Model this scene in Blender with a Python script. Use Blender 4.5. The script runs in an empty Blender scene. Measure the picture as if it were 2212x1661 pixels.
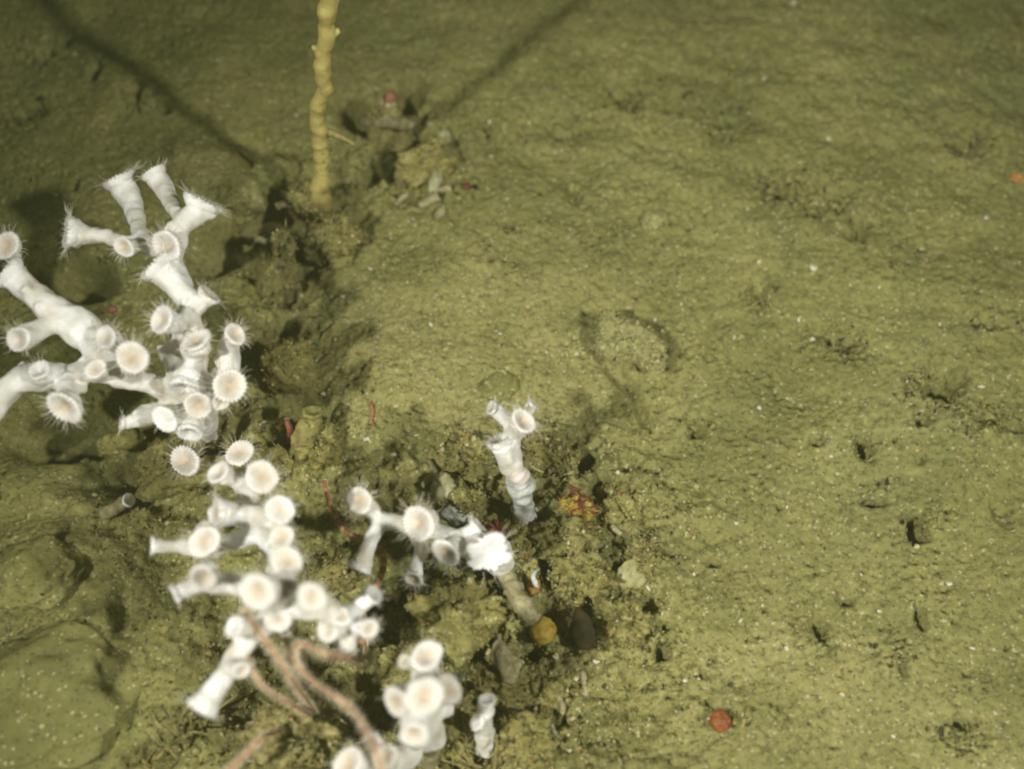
import bpy, math, random
import numpy as np
from mathutils import Vector, Matrix, noise as mnoise

rnd = random.Random(7)
rng = np.random.default_rng(11)
scene = bpy.context.scene
C = scene.collection

# ------------------------------------------------------------------ camera
TILT = math.radians(30)          # tilt away from straight down
DIST = 0.386                     # metres to the seabed in the middle of the picture
HFOV = math.radians(50)
cam_d = bpy.data.cameras.new('camera')
cam = bpy.data.objects.new('camera', cam_d)
C.objects.link(cam)
CAM = Vector((0, -DIST*math.sin(TILT), DIST*math.cos(TILT)))
cam.location = CAM
cam.rotation_euler = (TILT, 0, 0)
cam_d.sensor_width = 36
cam_d.lens = 18/math.tan(HFOV/2)
cam_d.clip_start = 0.005
cam_d.clip_end = 60
cam_d.dof.use_dof = True
cam_d.dof.focus_distance = 0.357
cam_d.dof.aperture_fstop = 5.6
scene.camera = cam

# ------------------------------------------------------------------ world: dim green deep water
world = bpy.data.worlds.new('World')
scene.world = world
world.use_nodes = True
bg = world.node_tree.nodes['Background']
bg.inputs['Color'].default_value = (0.42, 0.48, 0.18, 1)
bg.inputs['Strength'].default_value = 0.12

# ------------------------------------------------------------------ the two lamps of the camera rig (the photograph shows their paired shadows)
def lamp(name, loc, aim, watts, cone, blend=1.0):
    d = bpy.data.lights.new(name, 'SPOT')
    d.energy = watts; d.color = (1.0, 0.995, 0.90)
    d.spot_size = math.radians(cone); d.spot_blend = blend
    d.shadow_soft_size = 0.025
    o = bpy.data.objects.new(name, d); C.objects.link(o)
    o.location = loc
    o.rotation_euler = (Vector(aim)-Vector(loc)).to_track_quat('-Z', 'Y').to_euler()
lamp('rig_lamp', (-0.50, -0.52, 0.80), (0.145, -0.02, 0), 60.0, 37)
lamp('rig_lamp', (0.65, -0.40, 0.75), (-0.035, -0.06, 0), 41.0, 42)

vs = scene.view_settings
vs.view_transform = 'Standard'; vs.look = 'None'; vs.exposure = 0.05; vs.gamma = 1.0
vs.use_curve_mapping = False
scene.cycles.use_denoising = True
scene.cycles.max_bounces = 4
scene.cycles.volume_bounces = 0
scene.cycles.transparent_max_bounces = 12
scene.cycles.adaptive_threshold = 0.02
scene.cycles.filter_width = 2.2

# ------------------------------------------------------------------ picture geometry: a pixel of the 2212x1661 view -> a place on a level
FPX = 1106/math.tan(HFOV/2)
cT, sT = math.cos(TILT), math.sin(TILT)
RIGHT = Vector((1, 0, 0)); UPV = Vector((0, cT, sT)); BACK = Vector((0, -sT, cT))
def P(px, py, h=0.0):
    x = (px-1106)/FPX; y = -(py-830.5)/FPX
    d = Vector((x, y*cT+sT, y*sT-cT))
    return CAM + d*((h-CAM.z)/d.z)
def depth(p):
    return -((Vector(p)-CAM).dot(BACK))
def mpp(p):                       # metres per pixel at a point
    return depth(p)/FPX
def face(fx, fy, fc):             # direction: right, up, towards the viewer
    return (RIGHT*fx + UPV*fy + BACK*fc).normalized()

# ------------------------------------------------------------------ materials
def mat(name):
    m = bpy.data.materials.new(name); m.use_nodes = True
    nt = m.node_tree
    return m, nt, nt.nodes['Principled BSDF']
def nd(nt, t, **kw):
    n = nt.nodes.new(t)
    for k, v in kw.items():
        if k.startswith('i_'):
            n.inputs[k[2:].replace('_', ' ')].default_value = v
        else:
            setattr(n, k, v)
    return n
def ramp(nt, stops, fac):
    r = nt.nodes.new('ShaderNodeValToRGB')
    el = r.color_ramp.elements
    while len(el) < len(stops): el.new(0.5)
    for e, (p, c) in zip(el, stops):
        e.position = p; e.color = (*c, 1) if len(c) == 3 else c
    nt.links.new(fac, r.inputs['Fac'])
    return r.outputs['Color']
def mix(nt, fac, a, b, mode='MIX'):
    n = nt.nodes.new('ShaderNodeMix'); n.data_type = 'RGBA'; n.blend_type = mode
    for s, v in ((0, fac), (6, a), (7, b)):
        if hasattr(v, 'is_output'): nt.links.new(v, n.inputs[s])
        else: n.inputs[s].default_value = v if s == 0 else (*v, 1)
    return n.outputs[2]
def tex_noise(nt, co, scale, detail=4, rough=0.6):
    n = nd(nt, 'ShaderNodeTexNoise'); n.inputs['Scale'].default_value = scale
    n.inputs['Detail'].default_value = detail; n.inputs['Roughness'].default_value = rough
    nt.links.new(co, n.inputs['Vector'])
    return n.outputs['Fac']
def world_co(nt):
    g = nd(nt, 'ShaderNodeNewGeometry'); return g.outputs['Position']
def set_bump(nt, b, h, strength, dist):
    n = nd(nt, 'ShaderNodeBump'); n.inputs['Strength'].default_value = strength
    n.inputs['Distance'].default_value = dist
    nt.links.new(h, n.inputs['Height']); nt.links.new(n.outputs['Normal'], b.inputs['Normal'])

def sediment_mat(name, tint=(1, 1, 1), grain=1.0, bump=0.8):
    m, nt, b = mat(name)
    co = world_co(nt)
    t = lambda c: tuple(a*k for a, k in zip(c, tint))
    big = tex_noise(nt, co, 26, 6, 0.62)
    col = ramp(nt, [(0.28, t((0.164, 0.165, 0.058))), (0.48, t((0.229, 0.220, 0.079))), (0.60, t((0.260, 0.246, 0.091))), (0.75, t((0.322, 0.298, 0.126)))], big)
    grey = ramp(nt, [(0.50, (0, 0, 0)), (0.70, (0.30, 0.30, 0.30))], tex_noise(nt, co, 11, 4, 0.6))
    col = mix(nt, grey, col, t((0.225, 0.232, 0.105)))
    sa = nd(nt, 'ShaderNodeAttribute'); sa.attribute_name = 'sand'       # patches of paler shell sand
    sm = nd(nt, 'ShaderNodeMath', operation='MULTIPLY'); sm.inputs[1].default_value = 0.7; nt.links.new(sa.outputs['Fac'], sm.inputs[0])
    col = mix(nt, sm.outputs[0], col, t((0.345, 0.312, 0.132)))
    fine = tex_noise(nt, co, 380, 6, 0.75)
    col = mix(nt, 0.85*grain, col, ramp(nt, [(0.34, (0.30, 0.30, 0.25)), (0.45, (0.85, 0.85, 0.82)), (0.58, (1.05, 1.05, 1.0)), (0.74, (1.45, 1.4, 1.35))], fine), 'MULTIPLY')
    vor = nd(nt, 'ShaderNodeTexVoronoi'); vor.inputs['Scale'].default_value = 1250
    nt.links.new(co, vor.inputs['Vector'])
    sep = nd(nt, 'ShaderNodeSeparateColor'); nt.links.new(vor.outputs['Color'], sep.inputs['Color'])
    light = ramp(nt, [(0.955, (0, 0, 0)), (0.975, (0.6, 0.6, 0.6))], sep.outputs['Red'])
    col = mix(nt, light, col, (0.55, 0.50, 0.30))
    orange = ramp(nt, [(0.988, (0, 0, 0)), (0.993, (0.4, 0.4, 0.4))], sep.outputs['Green'])
    col = mix(nt, orange, col, (0.42, 0.22, 0.06))
    dark = ramp(nt, [(0.90, (0, 0, 0)), (0.95, (0.65, 0.65, 0.65))], sep.outputs['Blue'])
    col = mix(nt, dark, col, (0.09, 0.085, 0.04))
    nt.links.new(col, b.inputs['Base Color'])
    b.inputs['Roughness'].default_value = 0.95
    b.inputs['Specular IOR Level'].default_value = 0.1
    hgt = tex_noise(nt, co, 650, 4, 0.75)
    soft = nd(nt, 'ShaderNodeMath', operation='MULTIPLY'); nt.links.new(hgt, soft.inputs[0])
    nt.links.new(ramp(nt, [(0.38, (0.35, 0.35, 0.35)), (0.62, (1.2, 1.2, 1.2))], tex_noise(nt, co, 17, 3, 0.5)), soft.inputs[1])
    set_bump(nt, b, soft.outputs[0], bump, 0.0012)
    return m
def plain_mat(name, col, col2=None, scale=300, rough=0.6, spec=0.3, sss=0.0, bump=0.0, alpha=1.0):
    m, nt, b = mat(name)
    co = world_co(nt)
    if col2 is None: col2 = tuple(c*0.7 for c in col)
    f = tex_noise(nt, co, scale, 4, 0.65)
    nt.links.new(ramp(nt, [(0.35, col2), (0.62, col)], f), b.inputs['Base Color'])
    b.inputs['Roughness'].default_value = rough
    b.inputs['Specular IOR Level'].default_value = spec
    if sss:
        b.inputs['Subsurface Weight'].default_value = sss
        b.inputs['Subsurface Radius'].default_value = (1, 0.8, 0.6)
        b.inputs['Subsurface Scale'].default_value = 0.002
    if bump: set_bump(nt, b, tex_noise(nt, co, scale*1.6, 3, 0.6), bump, 0.0008)
    b.inputs['Alpha'].default_value = alpha
    return m

M = {}
M['sediment'] = sediment_mat('olive_sediment')
M['rubble'] = sediment_mat('sediment_crust', (1.20, 1.12, 1.10), 1.0, 1.0)
M['pale_rubble'] = sediment_mat('pale_crust', (1.42, 1.40, 1.7), 1.0, 1.0)
M['yellow_turf'] = plain_mat('yellow_turf', (0.38, 0.33, 0.13), (0.18, 0.15, 0.055), 500)
M['smooth_silt'] = sediment_mat('smooth_silt', (1.0, 1.0, 1.0), 0.45, 0.3)
M['turf'] = plain_mat('brown_turf', (0.36, 0.30, 0.11), (0.17, 0.14, 0.05), 500)
M['cream'] = plain_mat('cream_grain', (0.52, 0.46, 0.25), (0.36, 0.31, 0.14), 500)
M['orange_grain'] = plain_mat('orange_grain', (0.46, 0.24, 0.07), (0.32, 0.16, 0.05), 500)
M['dark'] = plain_mat('dark_debris', (0.055, 0.05, 0.022), (0.03, 0.028, 0.014), 500)
M['shell'] = plain_mat('shell_white', (0.66, 0.62, 0.49), (0.44, 0.40, 0.26), 1100, 0.5)
M['coral'] = plain_mat('coral_white', (0.84, 0.83, 0.84), (0.63, 0.585, 0.50), 95, 0.5, 0.25, 0.0, 0.3)
M['coral_tan'] = plain_mat('coral_tissue', (0.68, 0.63, 0.50), (0.56, 0.49, 0.34), 160, 0.5, 0.3, 0.0, 0.3)
M['dead'] = plain_mat('dead_coral', (0.42, 0.37, 0.22), (0.18, 0.155, 0.07), 330, 0.85, 0.2, 0, 0.9)
M['dead_blue'] = plain_mat('dead_coral_grey', (0.56, 0.57, 0.55), (0.27, 0.28, 0.25), 260, 0.7, 0.2, 0, 0.6)
M['dead_pink'] = plain_mat('dead_coral_pink', (0.74, 0.65, 0.62), (0.62, 0.48, 0.45), 200, 0.7, 0.2, 0, 0.4)
M['tentacle'] = plain_mat('tentacle', (0.75, 0.72, 0.60), (0.62, 0.58, 0.45), 200, 0.4, 0.3, 0, 0, 0.2)
M['sponge_pale'] = plain_mat('pale_sponge', (0.46, 0.45, 0.29), (0.30, 0.28, 0.14), 300, 0.7, 0.2, 0.0, 0.5)
M['whip'] = plain_mat('yellow_whip', (0.52, 0.44, 0.15), (0.36, 0.29, 0.09), 150, 0.6, 0.3, 0.0, 0.4)
M['brittle'] = plain_mat('brittle_orange', (0.52, 0.29, 0.18), (0.38, 0.18, 0.11), 350, 0.5, 0.3)
M['brittle_red'] = plain_mat('brittle_red', (0.40, 0.15, 0.075), (0.28, 0.10, 0.05), 350, 0.5, 0.3)
M['brittle_band'] = plain_mat('brittle_band', (0.56, 0.38, 0.22), (0.46, 0.28, 0.14), 350, 0.5, 0.3)
M['spine'] = plain_mat('brittle_spine', (0.78, 0.68, 0.52), (0.66, 0.54, 0.36), 350, 0.5, 0.3, 0, 0, 0.8)
M['red'] = plain_mat('maroon', (0.17, 0.03, 0.022), (0.10, 0.02, 0.015), 400, 0.5)
M['pink'] = plain_mat('pink_crust', (0.34, 0.13, 0.10), (0.24, 0.09, 0.06), 400, 0.6)
M['worm'] = plain_mat('worm_red', (0.42, 0.15, 0.09), (0.34, 0.11, 0.06), 400, 0.5)
M['amber'] = plain_mat('amber', (0.52, 0.31, 0.03), (0.30, 0.14, 0.02), 220, 0.4, 0.4)
M['yellow'] = plain_mat('yellow_sponge', (0.44, 0.33, 0.04), (0.25, 0.14, 0.03), 160, 0.6, 0.3, 0.0, 0.5)
M['snail'] = plain_mat('brown_snail', (0.30, 0.10, 0.028), (0.14, 0.045, 0.016), 320, 0.45, 0.4, 0, 0.5)
M['pebble'] = plain_mat('dark_pebble', (0.060, 0.045, 0.015), (0.035, 0.026, 0.01), 300, 0.75, 0.2, 0, 0.3)
M['shell_olive'] = plain_mat('olive_shell', (0.36, 0.34, 0.16), (0.22, 0.20, 0.08), 420, 0.5, 0.3)

def polyp_mat():                   # pale septa, tan flesh between them: the polyp's own colours, stored on its mesh
    m, nt, b = mat('polyp')
    at = nd(nt, 'ShaderNodeAttribute'); at.attribute_name = 'flesh'
    n = tex_noise(nt, world_co(nt), 350, 3)
    nt.links.new(mix(nt, 0.5, at.outputs['Color'], ramp(nt, [(0.3, (0.72, 0.68, 0.62)), (0.65, (1.15, 1.15, 1.15))], n), 'MULTIPLY'), b.inputs['Base Color'])
    b.inputs['Roughness'].default_value = 0.5
    b.inputs['Specular IOR Level'].default_value = 0.25
    return m
M['polyp'] = polyp_mat()

# ------------------------------------------------------------------ object helpers
def link(name, me, parent=None, mats=None, matrix=None):
    o = bpy.data.objects.new(name, me); C.objects.link(o)
    if matrix is not None: o.matrix_world = matrix
    if parent is not None:
        o.parent = parent
        o.matrix_parent_inverse = parent.matrix_world.inverted()
    if mats and me is not None:
        for k in (mats if isinstance(mats, (list, tuple)) else [mats]):
            me.materials.append(M[k] if isinstance(k, str) else k)
    return o
def mesh(name, v, f, smooth=True, mi=None):
    me = bpy.data.meshes.new(name)
    me.from_pydata([tuple(p) for p in v], [], f)
    if smooth: me.polygons.foreach_set('use_smooth', [True]*len(me.polygons))
    if mi is not None: me.polygons.foreach_set('material_index', list(mi))
    me.update()
    return me
def tag(o, label, cat, group=None):
    o['label'] = label; o['category'] = cat
    if group: o['group'] = group
    return o
def thing(name, loc, label, cat, group=None):
    o = bpy.data.objects.new(name, None); C.objects.link(o)
    o.empty_display_size = 0.005
    o.location = loc
    o.matrix_world = Matrix.Translation(loc)
    return tag(o, label, cat, group)

class MB:
    def __init__(s): s.v = []; s.f = []; s.m = []
    def add(s, v, f, m=0):
        k = len(s.v); s.v += [tuple(p) for p in v]; s.f += [tuple(i+k for i in q) for q in f]; s.m += [m]*len(f)
    def tube(s, pts, rad, n=10, cap=True, wob=0.0, m=0, seed=0):
        pts = [Vector(p) for p in pts]
        fr = frames(pts)
        v = []; f = []
        for i, (p, (t, a, b)) in enumerate(zip(pts, fr)):
            for k in range(n):
                th = 2*math.pi*k/n
                r = rad[i]
                if wob: r *= 1+wob*mnoise.noise(Vector((p.x*170+seed, p.y*170, p.z*170+k*0.0))+Vector((math.cos(th), math.sin(th), 0))*0.9)
                v.append(p+(a*math.cos(th)+b*math.sin(th))*r)
        for i in range(len(pts)-1):
            for k in range(n):
                f.append((i*n+k, i*n+(k+1) % n, (i+1)*n+(k+1) % n, (i+1)*n+k))
        if cap:
            f.append(tuple(range(n-1, -1, -1))); q = (len(pts)-1)*n
            f.append(tuple(range(q, q+n)))
        s.add(v, f, m)
    def spike(s, p, d, L, r, m=0):
        d = d.normalized(); a = d.orthogonal().normalized(); b = d.cross(a)
        v = [p+(a*math.cos(t)+b*math.sin(t))*r for t in (0, 2.09, 4.19)]+[p+d*L]
        s.add(v, [(0, 1, 3), (1, 2, 3), (2, 0, 3)], m)
    def build(s, name, mats, parent=None, smooth=True):
        return link(name, mesh(name, s.v, s.f, smooth, s.m), parent, mats)

def frames(pts):
    out = []; a = None
    for i in range(len(pts)):
        t = (pts[min(i+1, len(pts)-1)]-pts[max(i-1, 0)]).normalized()
        if a is None: a = t.orthogonal().normalized()
        else:
            a = (a-t*a.dot(t)); a = a.normalized() if a.length > 1e-6 else t.orthogonal().normalized()
        out.append((t, a, t.cross(a)))
    return out
def spline(pts, n=6):
    pts = [Vector(p) for p in pts]; out = []
    for i in range(len(pts)-1):
        p0 = pts[max(i-1, 0)]; p1 = pts[i]; p2 = pts[i+1]; p3 = pts[min(i+2, len(pts)-1)]
        for k in range(n):
            t = k/n
            out.append(0.5*((2*p1)+(p2-p0)*t+(2*p0-5*p1+4*p2-p3)*t*t+(3*p1-p0-3*p2+p3)*t**3))
    out.append(pts[-1]); return out
def lerps(vals, n=6):
    out = []
    for a, b in zip(vals, vals[1:]): out += [a+(b-a)*k/n for k in range(n)]
    return out+[vals[-1]]

# ------------------------------------------------------------------ the seabed: one sheet, fine where the camera looks
def nz(x, y, seed=0):              # gradient noise on arrays
    xi = np.floor(x).astype(np.int64); yi = np.floor(y).astype(np.int64)
    xf = x-xi; yf = y-yi
    def g(ix, iy):
        h = (ix*374761393+iy*668265263+seed*1442695041) & 0xffffffff
        h = ((h ^ (h >> 13))*1274126177) & 0xffffffff
        a = ((h ^ (h >> 16)) & 0xffff)/65536.0*2*np.pi
        return np.cos(a), np.sin(a)
    u = xf*xf*xf*(xf*(xf*6-15)+10); v = yf*yf*yf*(yf*(yf*6-15)+10)
    def d(ox, oy):
        gx, gy = g(xi+ox, yi+oy); return gx*(xf-ox)+gy*(yf-oy)
    return ((d(0, 0)*(1-u)+d(1, 0)*u)*(1-v)+(d(0, 1)*(1-u)+d(1, 1)*u)*v)*1.5
def grow(a, b, step):
    core = list(np.arange(a, b, step)); s = step; lo = []; hi = []; x = core[0]
    while x > -4: s *= 1.25; x -= s; lo.append(x)
    s = step; x = core[-1]
    while x < 4: s *= 1.25; x += s; hi.append(x)
    return np.array(lo[::-1]+core+hi)
STEP = 0.00062
xs = grow(-0.265, 0.265, STEP); ys = grow(-0.16, 0.235, STEP)
X, Y = np.meshgrid(xs, ys)
near = np.exp(-((np.maximum(np.abs(X)-0.4, 0)/0.5)**2+(np.maximum(np.abs(Y)-0.4, 0)/0.5)**2))
H = 0.004*nz(X*9, Y*11, 1)+0.0022*nz(X*28, Y*36, 2)+0.0009*nz(X*60, Y*75, 3)
def gpx(px, py):
    p = P(px, py); q = P(px+1, py); r = P(px, py+1)
    return p.x, p.y, q.x-p.x, p.y-r.y
def field(px, py, rx, ry, ang=0.0, p=2.0):
    x0, y0, sx, sy = gpx(px, py)
    a = math.radians(ang); dx = (X-x0)/sx; dy = (Y-y0)/sy
    u = (dx*math.cos(a)+dy*math.sin(a))/rx; v = (-dx*math.sin(a)+dy*math.cos(a))/ry
    return np.exp(-np.power(u*u+v*v+1e-9, p/2))
# rough, rubbly ground under and around the corals
rub = np.clip(field(1150, 1300, 330, 330)+0.45*field(870, 1050, 150, 110)+field(605, 640, 115, 250)+field(880, 320, 200, 150)
              + field(420, 1050, 260, 170)+field(700, 1450, 330, 260)+field(1250, 1050, 200, 130)+field(1050, 1580, 380, 160), 0, 1)
r1 = nz(X*75, Y*75, 5); r2 = nz(X*150, Y*150, 6); r3 = nz(X*330, Y*330, 7)
H += rub*(0.0038*r1+0.0032*r2+0.0020*r3-0.0030*np.abs(nz(X*110, Y*110, 8))-0.0015)
# fine relief everywhere: felt-like flow lines and crumbs
sw = 1-0.6*rub
H += near*sw*(0.00045*nz(X*120, Y*150, 9)+0.00040*nz(X*270+Y*60, Y*330, 10)+0.00034*nz(X*560, Y*620, 12))
H += near*0.00042*nz(X*800, Y*800, 13)
far = np.clip(field(1750, 260, 800, 380)+0.6*field(2000, 850, 300, 200)+0.5*field(250, 250, 400, 250), 0, 1)
H += near*far*(1-rub)*(0.0016*nz(X*62+Y*20, Y*80-X*15, 31)+0.0009*nz(X*150-Y*40, Y*170+X*50, 32)+0.0004*nz(X*400, Y*430, 33))
# broad forms
H += 0.005*field(150, 1500, 300, 220, 20)            # smooth rise, lower left
H += 0.006*field(70, 1210, 130, 70, 0, 4)
H -= 0.010*field(600, 690, 50, 150, -12, 3)             # shaded gully beside the big coral
H -= 0.024*field(550, 485, 115, 36, 42, 3)
H -= 0.016*field(650, 905, 60, 60, 0, 3)
H -= 0.012*field(120, 945, 130, 60, 5)
H -= 0.024*field(165, 595, 75, 38, -15, 3)  # added dip to darken the shaded ground below the upper cups
H -= 0.030*field(110, 925, 100, 40, 0, 3)  # hollow dug to deepen the shadow under the coral's left branches
H -= 0.014*field(300, 1000, 130, 40, 10, 3)
H += 0.010*field(470, 400, 130, 70, -25, 4)          # sediment shoulder
H += 0.005*field(930, 830, 260, 200)
H -= 0.026*field(875, 1292, 80, 72, 0, 4)
H -= 0.012*field(1150, 1420, 40, 30, 0, 3)
H -= 0.008*field(1180, 1330, 30, 20, 0, 3)
H -= 0.014*field(800, 1500, 120, 60, 0, 3)
H -= 0.010*field(545, 1525, 60, 40, 0, 3)
H -= 0.016*field(740, 1600, 80, 60, 0, 3)
H -= 0.020*field(1022, 1480, 48, 34, 0, 4)
H -= 0.022*field(1305, 1075, 22, 52, 8, 4)
H -= 0.010*field(1270, 990, 26, 20, 0, 3)
H -= 0.007*field(1060, 1010, 55, 40)
H -= 0.009*field(330, 960, 130, 55, 25)
H -= 0.006*field(340, 1080, 110, 22, -20, 3)
H -= 0.006*field(268, 1325, 22, 50, 10, 3)
H -= 0.004*field(120, 1190, 12, 80, -35, 3)
H -= 0.006*field(1010, 1625, 80, 40, 0, 3)
H -= 0.014*field(770, 235, 50, 30, -40, 3)
H -= 0.016*field(885, 190, 26, 34, 0, 3)
H -= 0.018*field(845, 330, 60, 26, 35, 3)
PW = np.clip(1+0.6*nz(X*260+Y*130, Y*250-X*140, 51)+0.4*nz(X*520, Y*540, 52), 0.3, 2.2); PM = np.clip(0.95+0.7*nz(X*210-Y*120, Y*220+X*110, 77), 0.35, 1.5)
# pits and burrows on the open sediment (px, py, rx, ry, depth mm)
for a in [(2030, 835, 30, 22, 8), (2000, 845, 14, 10, 6), (2065, 815, 20, 16, 5), (2130, 905, 22, 9, 4), (2190, 925, 20, 8, 4), (1990, 905, 16, 16, 4),
          (1868, 960, 18, 22, 6), (1765, 952, 14, 9, 4), (1985, 1140, 18, 24, 6), (1960, 1118, 14, 10, 4), (1890, 1078, 22, 9, 4), (2175, 1090, 20, 26, 3),
          (1858, 490, 10, 24, 5), (1850, 505, 18, 10, 4), (1355, 200, 22, 18, 5), (1330, 190, 12, 10, 4), (1370, 215, 10, 20, 3),
          (2090, 310, 30, 26, 5), (2130, 290, 14, 12, 4), (1770, 420, 60, 40, 3), (1680, 400, 40, 26, 3.5), (1560, 265, 40, 26, 2.5),
          (1240, 415, 14, 16, 4), (1020, 400, 10, 8, 4), (1820, 730, 34, 24, 3), (1800, 720, 12, 10, 4), (1430, 1400, 12, 18, 6), (1437, 1357, 8, 7, 5),
          (1400, 1310, 16, 12, 5), (1540, 1215, 14, 9, 3), (1985, 1115, 8, 7, 5), (1640, 640, 12, 26, 2.5), (1505, 920, 14, 14, 3), (2070, 1560, 20, 12, 4),
          (1950, 1440, 10, 22, 3), (1990, 1330, 10, 30, 3), (1770, 1360, 12, 26, 3), (1830, 1290, 16, 12, 3), (2140, 700, 30, 12, 2), (1130, 330, 30, 16, 3),
          (360, 235, 9, 9, 5), (205, 150, 10, 18, 5), (300, 195, 10, 22, 4), (95, 110, 12, 10, 4), (165, 405, 8, 8, 4), (60, 240, 30, 12, 3), (1215, 270, 60, 20, 3)]:
    H -= a[4]*0.0015*np.power(field(a[0], a[1], a[2]*1.15, a[3]*1.15, 0, 3), PW)*PM
# shallow ring ditch round the half-buried flat stone
H -= 0.0022*(field(1358, 738, 98, 66, -36, 4)-field(1364, 742, 84, 52, -36, 4))
H += 0.002*field(1365, 745, 85, 42, -35, 4)
H -= 0.0045*field(1338, 805, 16, 40, 40, 3)
H -= 0.0045*field(1385, 868, 15, 55, 22, 3)
# many pockmarks in drifts
ix0 = int(np.argmin(abs(xs+0.26))); iy0 = int(np.argmin(abs(ys+0.155)))
clus = nz(X*26, Y*40, 21)+0.6*nz(X*70, Y*110, 22)
k = 0
while k < 8000:
    i = rng.integers(iy0, iy0+int(0.38/STEP)); j = rng.integers(ix0, ix0+int(0.52/STEP))
    if rng.random() > np.clip(0.10+1.6*(clus[i, j]-0.12), 0.04, 1): k += 0.25; continue
    r = rng.uniform(0.55, 1.2)*(1.7 if rng.random() < 0.08 else 1); dp = rng.uniform(0.0008, 0.0028)
    ex = rng.uniform(0.7, 2.2); w = int(r*ex*2)+2; a = rng.uniform(-1.57, 1.57)
    sl = (slice(max(i-w, 0), i+w+1), slice(max(j-w, 0), j+w+1))
    dx = (X[sl]-xs[j])/STEP; dy = (Y[sl]-ys[i])/STEP
    u = (dx*math.cos(a)+dy*math.sin(a))/(r*ex); v = (-dx*math.sin(a)+dy*math.cos(a))/r
    H[sl] -= dp*np.exp(-(u*u+v*v)**1.3)
    k += 1
ny, nx = X.shape
V = np.stack([X, Y, H], -1).reshape(-1, 3).astype(np.float32)
idx = np.arange(nx*ny).reshape(ny, nx)
Q = np.stack([idx[:-1, :-1], idx[:-1, 1:], idx[1:, 1:], idx[1:, :-1]], -1).reshape(-1, 4)
def np_mesh(name, V, F, smooth=True, mi=None):
    n = F.shape[1]; me = bpy.data.meshes.new(name)
    me.vertices.add(len(V)); me.vertices.foreach_set('co', np.ascontiguousarray(V, np.float32).ravel())
    me.loops.add(F.size); me.loops.foreach_set('vertex_index', np.ascontiguousarray(F, np.int32).ravel())
    me.polygons.add(len(F)); me.polygons.foreach_set('loop_start', np.arange(0, F.size, n, dtype=np.int32))
    me.polygons.foreach_set('use_smooth', np.full(len(F), smooth))
    if mi is not None: me.polygons.foreach_set('material_index', np.ascontiguousarray(mi, np.int32))
    me.update(calc_edges=True); return me
sea_me = np_mesh('seabed', V, Q)
sandy = np.clip(field(1050, 720, 380, 200)+field(980, 900, 250, 150)+0.8*field(1700, 1450, 500, 300)+0.5*field(330, 1150, 220, 120), 0, 1)
sand_at = sea_me.attributes.new('sand', 'FLOAT', 'POINT')
sand_at.data.foreach_set('value', np.clip(sandy*(0.75+0.9*nz(X*45, Y*55, 41)), 0, 1).astype(np.float32).ravel())
sea = link('seabed', sea_me, None, 'sediment')
sea['kind'] = 'structure'
def hgt(x, y):
    x = np.asarray(x, float); y = np.asarray(y, float)
    j = np.clip(np.searchsorted(xs, x)-1, 0, nx-2); i = np.clip(np.searchsorted(ys, y)-1, 0, ny-2)
    u = (x-xs[j])/(xs[j+1]-xs[j]); v = (y-ys[i])/(ys[i+1]-ys[i])
    return (H[i, j]*(1-u)+H[i, j+1]*u)*(1-v)+(H[i+1, j]*(1-u)+H[i+1, j+1]*u)*v
def G(px, py, up=0.0):             # the seabed point seen at a pixel, raised by up
    h = 0.0
    for _ in range(6):
        p = P(px, py, h+up); h = float(hgt(p.x, p.y))
    return P(px, py, h+up)

# ------------------------------------------------------------------ scattered stuff
OCT = np.array([(1, 0, 0), (-1, 0, 0), (0, 1, 0), (0, -1, 0), (0, 0, 1), (0, 0, -1)], float)
OCF = np.array([(0, 2, 4), (2, 1, 4), (1, 3, 4), (3, 0, 4), (2, 0, 5), (1, 2, 5), (3, 1, 5), (0, 3, 5)])
def rand_rot(n):
    q = rng.normal(size=(n, 4)); q /= np.linalg.norm(q, axis=1, keepdims=True); w, x, y, z = q.T
    return np.stack([np.stack([1-2*(y*y+z*z), 2*(x*y-z*w), 2*(x*z+y*w)], -1), np.stack([2*(x*y+z*w), 1-2*(x*x+z*z), 2*(y*z-x*w)], -1),
                     np.stack([2*(x*z-y*w), 2*(y*z+x*w), 1-2*(x*x+y*y)], -1)], 1)
def crumbs(name, pos, size, mi, mats, parent=None, flat=1.0):
    n = len(pos)
    T = OCT[None]*rng.uniform(0.55, 1.25, (n, 6, 1))*np.stack([np.ones(n), rng.uniform(0.6, 1, n), rng.uniform(0.4, 0.9, n)*flat], -1)[:, None, :]
    Vv = np.einsum('nij,nkj->nki', rand_rot(n), T)*size[:, None, None]+pos[:, None, :]
    F = (OCF[None]+6*np.arange(n)[:, None, None]).reshape(-1, 3)
    o = link(name, np_mesh(name, Vv.reshape(-1, 3), F, True, np.repeat(mi, 8)), parent, mats)
    o['kind'] = 'stuff'; return o
def spread_px(n, dens):            # points drawn evenly over the picture, kept by a density field on the ground
    out = []
    while len(out) < n:
        px = rng.uniform(-150, 2362, 4000); py = rng.uniform(-150, 1811, 4000)
        for a, b in zip(px, py):
            p = P(a, b)
            j = min(max(int(np.searchsorted(xs, p.x))-1, 0), nx-1); i = min(max(int(np.searchsorted(ys, p.y))-1, 0), ny-1)
            if rng.random() < dens[i, j]: out.append((p.x, p.y))
            if len(out) >= n: break
    a = np.array(out); return np.column_stack([a, hgt(a[:, 0], a[:, 1])])
pos = spread_px(17000, np.clip(0.16+0.75*rub+0.6*sandy, 0, 1))
crumbs('sand_grains', pos, rng.lognormal(-8.25, 0.45, len(pos)), rng.choice(5, len(pos), p=[0.66, 0.22, 0.03, 0.05, 0.04]), ['sediment', 'cream', 'orange_grain', 'dark', 'shell'])
pos = spread_px(9500, np.clip(0.34*rub+sandy, 0, 1)*(1-0.4*rub))
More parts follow.
